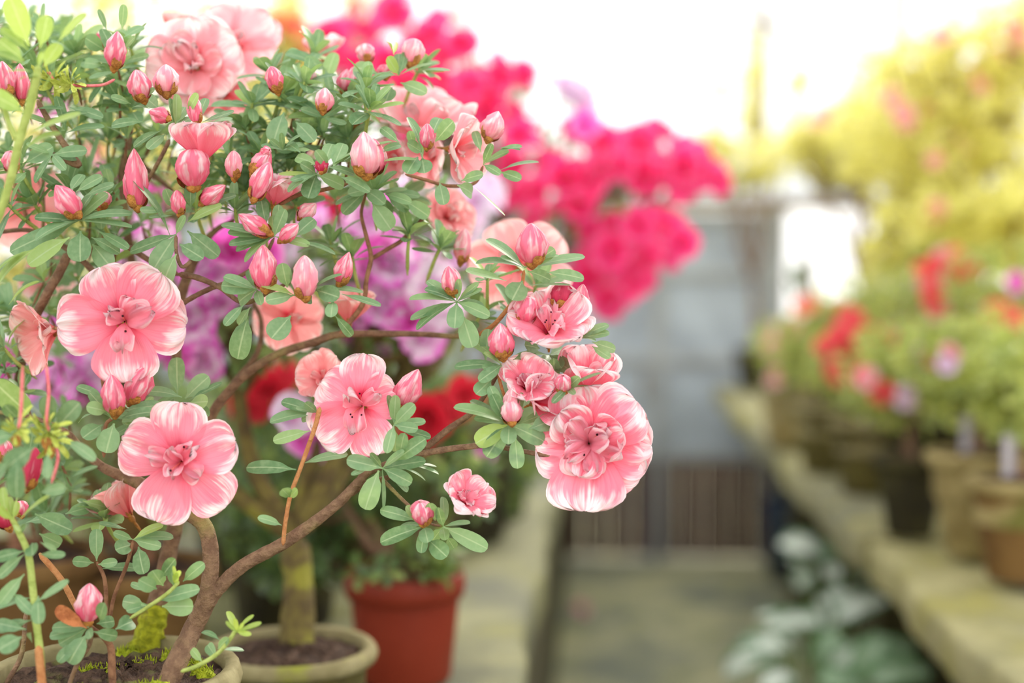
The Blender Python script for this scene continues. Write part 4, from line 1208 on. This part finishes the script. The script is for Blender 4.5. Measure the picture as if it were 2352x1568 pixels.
K((403, 293), [(255, 288, 26, 330, 280), (306, 337, 24, 370, 300), (339, 342, 26, 380, 308), (538, 255, 20, 465, 280), (533, 273, 14, 480, 285), (332, 222, 34, 365, 250), (255, 222, 20, 300, 238), (301, 247, 12, 345, 250), (474, 225, 24, 455, 275), (405, 215, 16), (425, 245, 30, 405, 285), (390, 225, 12), (355, 205, 18, 340, 225), (440, 270, 20), (455, 215, 24, 430, 260)], .995)
K((268, 163), [(186, 143, 28, 240, 150), (187, 155, 12, 240, 158), (342, 128, 20, 290, 140), (334, 153, 14), (196, 87, 38, 240, 115), (310, 85, 18, 285, 115), (225, 22, 14, 245, 70), (285, 10, 22, 280, 70), (330, 60, 22, 285, 85), (205, 180, 18), (235, 65, 26)], 1.05)
K((120, 355), [(122, 337, 42, 56, 375), (200, 345, 30), (60, 330, 18), (180, 360, 28), (150, 390, 22), (35, 340, 26, 50, 380), (30, 420, 26, 60, 395), (80, 420, 24)], 1.02)
K((150, 300), [(237, 270, 26, 160, 247), (240, 291, 22, 150, 306), (145, 250, 14, 80, 250), (148, 275, 18, 90, 285), (130, 220, 18), (200, 260, 16, 130, 262), (50, 260, 16), (105, 290, 18)], 1.03)
K((250, 180), [(150, 210, 16), (205, 235, 20), (230, 255, 16), (300, 200, 14)], 1.06)
K((84, 160), [(23, -8, 56, 66, 105), (110, 36, 42, 92, 110), (196, 30, 28, 132, 98), (136, 100, 38, 100, 155)], .905, 'leaf_young', .62)
K((88, 160), [(0, 66, 26, 66, 115), (-4, 92, 40, 55, 140), (204, 115, 12, 110, 155), (202, 126, 14, 110, 160), (13, 163, 12, 75, 165), (46, 181, 10, 95, 175), (-20, 118, 22, 60, 150), (138, 150, 10, 95, 215), (100, 120, 18)], .905, 'leaf_young', .3)
K((60, 262), [(-25, 212, 42, 56, 258), (186, 260, 26, 68, 305), (140, 305, 24, 55, 345), (35, 385, 16, 60, 320)], .91, 'leaf_young', .3)
K((258, 963), [(176, 887, 22, 238, 910), (199, 933, 32, 245, 945), (190, 1005, 40, 235, 975), (243, 1040, 54, 262, 972), (355, 945, 26, 275, 962), (372, 930, 30, 280, 945), (205, 900, 26), (180, 970, 10, 212, 950), (320, 985, 20, 280, 970)], .985)
K((418, 912), [(406, 820, 40, 408, 905), (480, 864, 42, 425, 915), (510, 879, 18, 435, 918), (477, 922, 36, 435, 925), (334, 897, 26), (480, 955, 24, 455, 930)], 1.02)
K((118, 985), [(183, 925, 48, 128, 985), (112, 907, 42, 117, 970), (219, 1057, 26, 150, 1010), (70, 995, 28, 140, 975), (10, 930, 30, 40, 960), (224, 1070, 14, 165, 1095)], .93)
K((50, 1070), [(12, 1075, 54, 80, 1025), (38, 1145, 46, 42, 1050), (-20, 1100, 40, 20, 1060), (110, 1100, 26, 110, 1040), (150, 1120, 30, 95, 1130), (-30, 1010, 40, 30, 1000)], .89, None or 'leaf', .3)
K((5, 890), [(65, 950, 60, -30, 860), (-40, 960, 44, -30, 860), (-20, 800, 30, -30, 860)], .95, 'leaf_young', .12)
K((66, 1272), [(-12, 1282, 28, 55, 1265), (150, 1275, 20, 90, 1272), (75, 1276, 34, 74, 1246), (130, 1264, 14, 92, 1245), (-4, 1326, 28, 55, 1273), (-4, 1390, 34, 56, 1318), (-10, 1395, 18, 71, 1372), (74, 1408, 26, 30, 1360), (158, 1334, 22, 84, 1382), (89, 1433, 34, 88, 1368), (-4, 1447, 26, 71, 1424), (60, 1205, 14, 45, 1225)], .93)
K((71, 1452), [(-4, 1492, 44, 50, 1462), (70, 1470, 22), (-8, 1430, 30, 60, 1445)], .925)
K((28, 1195), [(52, 1113, 10), (120, 1134, 14, 38, 1200), (5, 1118, 24, 15, 1180), (20, 1140, 16), (-10, 1160, 20), (48, 1220, 10, 30, 1205), (40, 1150, 12)], .925, 'leaf_young', .5)
K((204, 1440), [(119, 1441, 28), (113, 1461, 28), (135, 1479, 32), (158, 1523, 46, 200, 1455), (133, 1520, 28, 180, 1470), (270, 1461, 30, 215, 1450), (306, 1426, 40, 265, 1445), (263, 1426, 30, 222, 1432), (208, 1465, 22), (240, 1385, 30, 230, 1425)], .955)
B = MB()
leaf_px(B, (199, 1442), (128, 1395), .95, 34, rg, .5, .0, .14)
part('withered_leaf', B, M['dead'], AZ)
K((357, 1380), [(459, 1352, 34), (444, 1392, 46, 372, 1392), (469, 1293, 30, 420, 1335), (403, 1283, 30, 370, 1325), (281, 1380, 36, 335, 1390), (319, 1331, 36, 360, 1352), (350, 1310, 40, 375, 1345), (300, 1340, 16, 340, 1355), (290, 1402, 22, 345, 1388), (395, 1310, 22, 398, 1345)], .97)
K((402, 1330), [(397, 1300, 8), (406, 1315, 16, 405, 1345), (415, 1312, 14)], .965, 'leaf_young', .9)
K((306, 1239), [(222, 1214, 34, 222, 1288), (265, 1262, 38, 305, 1250), (398, 1234, 20), (370, 1255, 28), (330, 1318, 40, 318, 1255), (227, 1201, 10, 290, 1215), (270, 1290, 22, 225, 1296), (166, 1288, 26, 215, 1292), (320, 1305, 20, 235, 1306), (375, 1205, 20), (260, 1222, 20)], 1.0)
K((545, 1452), [(523, 1403, 14), (582, 1413, 10), (518, 1428, 10), (600, 1431, 12), (577, 1456, 12), (560, 1430, 10), (540, 1420, 12)], .95, 'leaf_young', .8)
K((500, 1490), [(464, 1449, 12, 505, 1470), (477, 1480, 26, 497, 1510), (440, 1490, 20, 465, 1520), (560, 1492, 10, 510, 1492), (525, 1465, 20)], .955)
K((165, 1215), [(165, 1218, 44, 80, 1180), (150, 1190, 26, 60, 1200), (205, 1165, 30, 150, 1180), (245, 1165, 24, 190, 1150), (140, 1250, 34, 90, 1225)], 1.02)

# looser clusters of the crown, each by its own point, aim and leaf size
LOOSE = [(45, 385, 70), (20, 150, 80), (110, 210, 80), (175, 125, 75), (300, 110, 65), (600, 420, 70), (620, 170, 70), (650, 215, 70), (580, 240, 75), (560, 300, 70), (600, 355, 70), (520, 400, 75), (470, 430, 70),
         (690, 330, 72), (700, 190, 70), (720, 130, 70), (850, 250, 74), (860, 440, 70), (840, 200, 70), (960, 165, 66), (800, 320, 72), (560, 440, 72), (610, 500, 70), (680, 470, 70), (250, 320, 74), (300, 250, 72), (200, 400, 74),
         (160, 440, 70), (20, 470, 74), (80, 470, 70), (230, 480, 70), (540, 480, 70), (450, 480, 66), (760, 560, 74), (810, 590, 70), (940, 540, 76), (910, 470, 72), (1010, 570, 66), (1120, 640, 66), (1180, 720, 64), (1230, 660, 66), (1100, 730, 60),
         (30, 720, 80), (10, 800, 76), (50, 840, 70), (330, 960, 66), (110, 1180, 80), (240, 1190, 74)]
for (x, y, L) in LOOSE:
    d = 1.03 + rg.uniform(-.01, .08)
    B = MB()
    ax = D3(rg.uniform(-.5, .5) + (x - 500) / 1500, 1.0, rg.uniform(0, .9))
    rosette(B, P(x, y, d), ax, L * d / FPX * 1.2, rg.randint(10, 14), rg, 25, 100, .42)
    tw = P(x, y, d)
    tube(B, [tw - ax * .03 + np.array([0, .01, 0]), tw - ax * .012, tw + ax * .004], [.0016, .0014, .0012], 6, 3, mi=1)
    part('leaf_cluster', B, [M['leaf'], M['shoot']], AZ)

# the deeper leaves of the same crown
def inside(x, y, poly):
    c = False
    j = len(poly) - 1
    for i in range(len(poly)):
        if (poly[i][1] > y) != (poly[j][1] > y) and x < (poly[j][0] - poly[i][0]) * (y - poly[i][1]) / (poly[j][1] - poly[i][1]) + poly[i][0]:
            c = not c
        j = i
    return c
POLY = [(-120, 40), (100, 60), (220, 60), (400, 150), (620, 200), (760, 180), (900, 220), (1000, 330), (1120, 400), (1040, 440), (900, 430), (820, 480), (640, 470), (400, 500), (330, 600), (180, 660), (120, 900), (200, 1000), (150, 1180), (60, 1240), (-140, 1100)]
CLEAR = [(470, 130, 200, 150, 1.2), (975, 310, 170, 140, 1.16), (1056, 345, 110, 110, 1.1), (1028, 500, 110, 110, 1.18), (60, 478, 120, 100, 1.24), (98, 768, 110, 120, 1.08)]
B = MB()
n = 0
while n < 280:
    x, y = rg.uniform(-130, 1200), rg.uniform(20, 1200)
    if not inside(x, y, POLY):
        continue
    d = rg.uniform(1.05, 1.12) if n < 90 else rg.uniform(1.1, 1.32)
    if any(((x - cx) / rx) ** 2 + ((y - cy_) / ry) ** 2 < 1 and d < dd for cx, cy_, rx, ry, dd in CLEAR):
        continue
    rosette(B, P(x, y, d), D3(rg.uniform(-.6, .6), 1, rg.uniform(-.3, .9)), rg.uniform(.020, .027), rg.randint(6, 9), rg, 25, 105, .42, .38, T_LOW, 3)
    tube(B, [P(x + rg.uniform(-30, 30), y + 60, d + .01), P(x, y, d)], [.0013, .001], 5, 3, mi=1)
    n += 1
o = part('foliage', B, [M['leaf'], M['twig']], AZ)
o['kind'] = 'stuff'

# ---- blossoms: px, py, depth, width px, facing, roll, kind, petals, options
OFF = dict(open=.25, flat=.2, double=.25, cup=.35, half=.5, tube=.5)
FLW = [
    (284, 738, .985, 285, (.1, -.05, 1), 0, 'open', 'pink', dict(ruff=.12, wd=.46, stam=2, petals=[(112, .95), (52, 1.0), (-4, .98), (-86, .98), (184, 1.05)])),
    (412, 1060, .975, 292, (-.06, .04, 1), 0.0, 'open', 'pink', dict(ruff=.085, wd=.42, petals=[(88, .95), (20, 1.0), (-42, 1.02), (-110, 1.0), (160, .98)], inner=5, stam=2)),
    (826, 932, 1.0, 230, (-.25, .05, 1), 0, 'open', 'pink', dict(ruff=.12, wd=.47, petals=[(84, 1.05), (22, .8), (-66, 1.05), (-140, 1.08), (152, 1.0)], inner=3)),
    (1352, 1018, .995, 276, (-.12, .1, 1), 0, 'double', 'pink', dict(ruff=.12, wd=.52, petals=[(96, .92), (42, 1.05), (-2, 1.0), (-32, .98), (-92, 1.12), (184, .86), (140, .8)], inner=9, stam=3)),
    (1072, 1145, .995, 122, (.45, .7, .7), .3, 'cup', 'pink', dict(ruff=.18, inner=5, stam=0, wd=.55)),
    (1262, 745, 1.0, 190, (.0, .75, .7), .2, 'cup', 'pink', dict(ruff=.14, wd=.54, inner=4)),
    (1210, 880, .998, 128, (.1, .62, .8), .6, 'cup', 'pink', dict(ruff=.1, wd=.56, inner=6, stam=0)),
    (1250, 915, 1.0, 100, (.6, .3, .75), .1, 'half', 'pink', dict(ruff=.1, wd=.6, inner=2, stam=0)),
    (1352, 860, 1.015, 130, (.15, .9, .35), .2, 'half', 'pink', dict(ruff=.08, wd=.55, inner=1, stam=0)),
    (448, 150, 1.11, 215, (-.05, .15, 1), .2, 'double', 'pale', dict(ruff=.1, wd=.58, inner=4)),
    (535, 105, 1.17, 215, (.15, .3, 1), .5, 'open', 'pale', dict(ruff=.1, wd=.56, inner=3)),
    (515, 225, 1.13, 120, (.15, -.6, .8), .1, 'cup', 'pale', dict(ruff=.1, wd=.6, inner=1, stam=0)),
    (968, 290, 1.12, 235, (.15, .75, .55), .2, 'cup', 'pale', dict(ruff=.1, wd=.6, inner=2, stam=0)),
    (1056, 345, 1.05, 150, (.7, -.15, .5), .9, 'cup', 'pale', dict(ruff=.13, wd=.58, inner=2, stam=0)),
    (1028, 498, 1.14, 138, (.55, .4, .7), .4, 'double', 'salmon', dict(ruff=.1, wd=.58, inner=6, stam=0)),
    (1195, 605, 1.13, 235, (.1, .4, .9), .3, 'open', 'salmon', dict(ruff=.06, inner=2, stam=0)),
    (665, 735, 1.13, 165, (-.1, -.25, 1), .3, 'open', 'salmon', dict(ruff=.06, inner=1, stam=0)),
    (98, 768, 1.03, 185, (-.55, -.2, .5), .7, 'cup', 'salmon', dict(ruff=.06, inner=1, stam=0)),
    (738, 868, 1.05, 128, (-.25, .4, .9), .5, 'cup', 'salmon', dict(ruff=.08, inner=3, stam=0, wd=.55)),
    (270, 1150, 1.04, 115, (-.55, .75, .1), .2, 'half', 'salmon', dict(ruff=.06, inner=0, stam=1)),
    (465, 322, .995, 118, (.05, 1, .2), .4, 'half', 'pink', dict(ruff=.07, inner=2, stam=0, wd=.62)),
    (633, 435, 1.01, 90, (.2, .9, .35), .1, 'half', 'pink', dict(ruff=.1, inner=2, stam=0, wd=.6)),
    (60, 478, 1.2, 200, (.1, -.1, 1), .2, 'open', 'salmon', dict(ruff=.06, inner=2, stam=0)),
    (100, 612, 1.2, 150, (.6, -.3, .6), .1, 'cup', 'salmon', dict(ruff=.06, inner=1, stam=0)),
    (742, 110, 1.16, 80, (0, .9, .3), .1, 'half', 'pale', dict(ruff=.1, inner=1, stam=0)),
    (806, 702, 1.08, 100, (.1, .8, .2), .3, 'half', 'salmon', dict(ruff=.06, inner=1, stam=0, wd=.55)),
    (985, 360, 1.1, 130, (-.6, -.2, .7), .3, 'cup', 'pale', dict(ruff=.1, inner=1, stam=0)),
    (900, 365, 1.08, 110, (-.5, -.1, .7), .3, 'cup', 'pale', dict(ruff=.08, inner=1, stam=0)),
    (405, 55, 1.22, 70, (.1, .9, .3), .3, 'half', 'salmon', dict(ruff=.05, inner=1, stam=0)),
]
for i, (px, py, d, dia, ax, roll, kind, m, kw) in enumerate(FLW):
    rng = random.Random(100 + i)
    a = D3(*ax)
    k = {'open': .9, 'flat': .95, 'double': .88, 'cup': .78, 'half': .56, 'tube': .4}[kind]
    S = dia * .5 * d / FPX / k
    pos = P(px, py, d) - a * S * OFF[kind]
    A, I, X = flower_meshes(kind, S, rng, 17 if dia > 110 else 13, 15 if dia > 110 else 11, **kw)
    f = part('flower', A, M[m], AZ, True, basis(pos, frame(a, roll)))
    if I.n:
        part('petaloid', I, M['inner' if m == 'pink' else m], f)
    if X.n:
        part('stamen', X, [M['filament'], M['anther']], f)
    B = MB()
    cup_mesh(B, S)
    part('calyx', B, M['calyx' if kind in ('open', 'double') else 'scale'], f)

# ---- buds: base px, tip px, width px, depth, colour
BUDS = [(262, 155, 270, 72, 42, 1.03, 'bud'), (238, 112, 208, 70, 30, 1.1, 'bud'), (330, 228, 308, 162, 46, .995, 'bud'), (383, 215, 380, 148, 52, 1.0, 'bud_pale'), (386, 272, 343, 252, 34, .985, 'bud'), (450, 282, 444, 214, 30, .99, 'bud'),
        (50, 230, 44, 145, 36, 1.0, 'bud'), (18, 222, 4, 140, 38, .99, 'bud'), (316, 475, 303, 340, 50, 1.0, 'bud'), (178, 492, 124, 427, 50, .995, 'bud'), (412, 492, 406, 436, 30, .995, 'bud'), (466, 465, 518, 425, 38, 1.0, 'bud'),
        (445, 430, 438, 342, 72, .995, 'bud'), (538, 408, 533, 346, 36, 1.0, 'bud_pale'), (582, 398, 622, 346, 40, .998, 'bud'), (584, 455, 620, 372, 42, .99, 'bud'), (617, 535, 545, 497, 38, .99, 'bud'), (645, 552, 685, 515, 32, .985, 'bud'),
        (690, 500, 726, 468, 32, 1.01, 'bud_pale'), (610, 662, 602, 562, 54, .99, 'bud'), (702, 682, 698, 586, 54, .985, 'bud_pale'), (780, 650, 803, 578, 38, 1.0, 'bud'), (1042, 672, 1028, 612, 40, .995, 'bud'), (1058, 600, 1068, 524, 36, 1.08, 'bud_pale'),
        (1222, 605, 1222, 512, 62, .992, 'bud'), (1155, 818, 1146, 742, 56, .992, 'bud'), (1176, 970, 1174, 912, 46, .985, 'bud_pale'), (1170, 960, 1178, 885, 36, .992, 'bud_pale'), (922, 930, 958, 846, 54, .998, 'bud'), (972, 1202, 968, 1152, 46, .985, 'bud'),
        (264, 950, 258, 862, 46, .98, 'bud'), (300, 922, 342, 838, 52, .995, 'bud'), (202, 1428, 204, 1338, 54, .955, 'bud'), (62, 1118, 80, 1026, 44, .95, 'bud_deep'), (980, 338, 982, 284, 32, .99, 'bud'), (1122, 318, 1146, 255, 48, 1.03, 'bud_pale'),
        (942, 148, 954, 92, 46, 1.07, 'bud_pale'), (844, 142, 836, 102, 36, 1.1, 'bud_pale'), (886, 180, 880, 150, 30, 1.07, 'bud'), (815, 214, 812, 152, 36, 1.07, 'bud'), (786, 208, 798, 158, 30, 1.07, 'bud'), (638, 210, 622, 152, 36, 1.03, 'bud'),
        (742, 255, 748, 202, 38, 1.02, 'bud_pale'), (738, 396, 740, 366, 28, .99, 'bud_deep'), (842, 402, 836, 302, 62, .99, 'bud_pale'), (855, 398, 862, 318, 54, 1.0, 'bud'), (1205, 742, 1212, 680, 50, 1.005, 'bud'), (1285, 705, 1296, 650, 50, 1.01, 'bud_deep'),
        (1330, 715, 1338, 652, 34, 1.01, 'bud'), (1330, 765, 1342, 706, 42, 1.005, 'bud'), (1293, 900, 1293, 862, 34, .988, 'bud'), (28, 392, 22, 348, 36, .98, 'bud'), (710, 190, 712, 160, 26, 1.06, 'bud_pale'), (668, 320, 676, 285, 24, 1.08, 'bud'),
        (820, 300, 812, 255, 30, 1.08, 'bud'), (230, 480, 240, 440, 34, 1.02, 'bud'), (20, 1210, -10, 1140, 44, .96, 'bud_deep'), (50, 1185, 45, 1150, 30, 1.0, 'bud'), (600, 350, 618, 345, 20, 1.0, 'bud'), (10, 1060, 0, 1000, 44, 1.0, 'bud')]
for i, (bx, by, tx, ty, w, d, m) in enumerate(BUDS):
    rng = random.Random(300 + i)
    b, t = P(bx, by, d), P(tx, ty, d - rng.uniform(-.004, .010))
    Lg = np.linalg.norm(t - b)
    fat = w / max(1, math.hypot(tx - bx, ty - by))
    Bm = MB()
    bud_mesh(Bm, Lg, w * d / FPX, rng, rng.choice([-1, 1]) * rng.uniform(1.5, 3.5), .35 if fat > .8 else rng.uniform(.55, .85), rng.uniform(-.08, .08))
    o = part('bud', Bm, M[m], AZ, True, basis(b, frame(t - b, rng.uniform(0, 6))))
    Bs = MB()
    scales_mesh(Bs, min(Lg, .022), w * d / FPX, rng, 3)
    part('bud_scale', Bs, M['scale'], o)

# ---- spent blossoms: pale calyx with the pink style left on
for (x, y, d, st) in [(42, 985, .90, [(48, 945), (52, 840)]), (112, 990, .92, [(107, 960), (112, 900), (106, 835)]), (165, 195, 1.03, [(185, 197), (235, 195), (264, 182)]), (120, 1010, .92, [(133, 1050), (118, 1110)]), (125, 190, 1.04, [(115, 170), (108, 165)])]:
    B = MB()
    for j in range(11):
        a = j * 2.4
        b3 = P(x, y, d)
        l = rg.uniform(36, 66) * d / FPX
        dr = D3(math.cos(a) * .7, math.sin(a) * .7 + .25, rg.uniform(-.3, .9))
        leaf(B, b3, b3 + dr * l, D3(-math.sin(a), math.cos(a), .8), 17 * d / FPX, .5, .1, .2, 3, T_LOW, .7)
    f = part('spent_calyx', B, M['calyx'], AZ)
    B = MB()
    pts = [(x, y)] + st
    tube(B, [P(p[0], p[1], d - .004) for p in pts], [.0011, .0011] + [.0011] * (len(pts) - 2), 7, 5)
    part('style', B, M['style'], f)
    if y > 900:
        B = MB()
        leaf_px(B, (x - 2, y + 48), (x - 6, y + 14), d - .008, 24, rg, .5, 0)
        part('bud_scale', B, M['scale'], f)
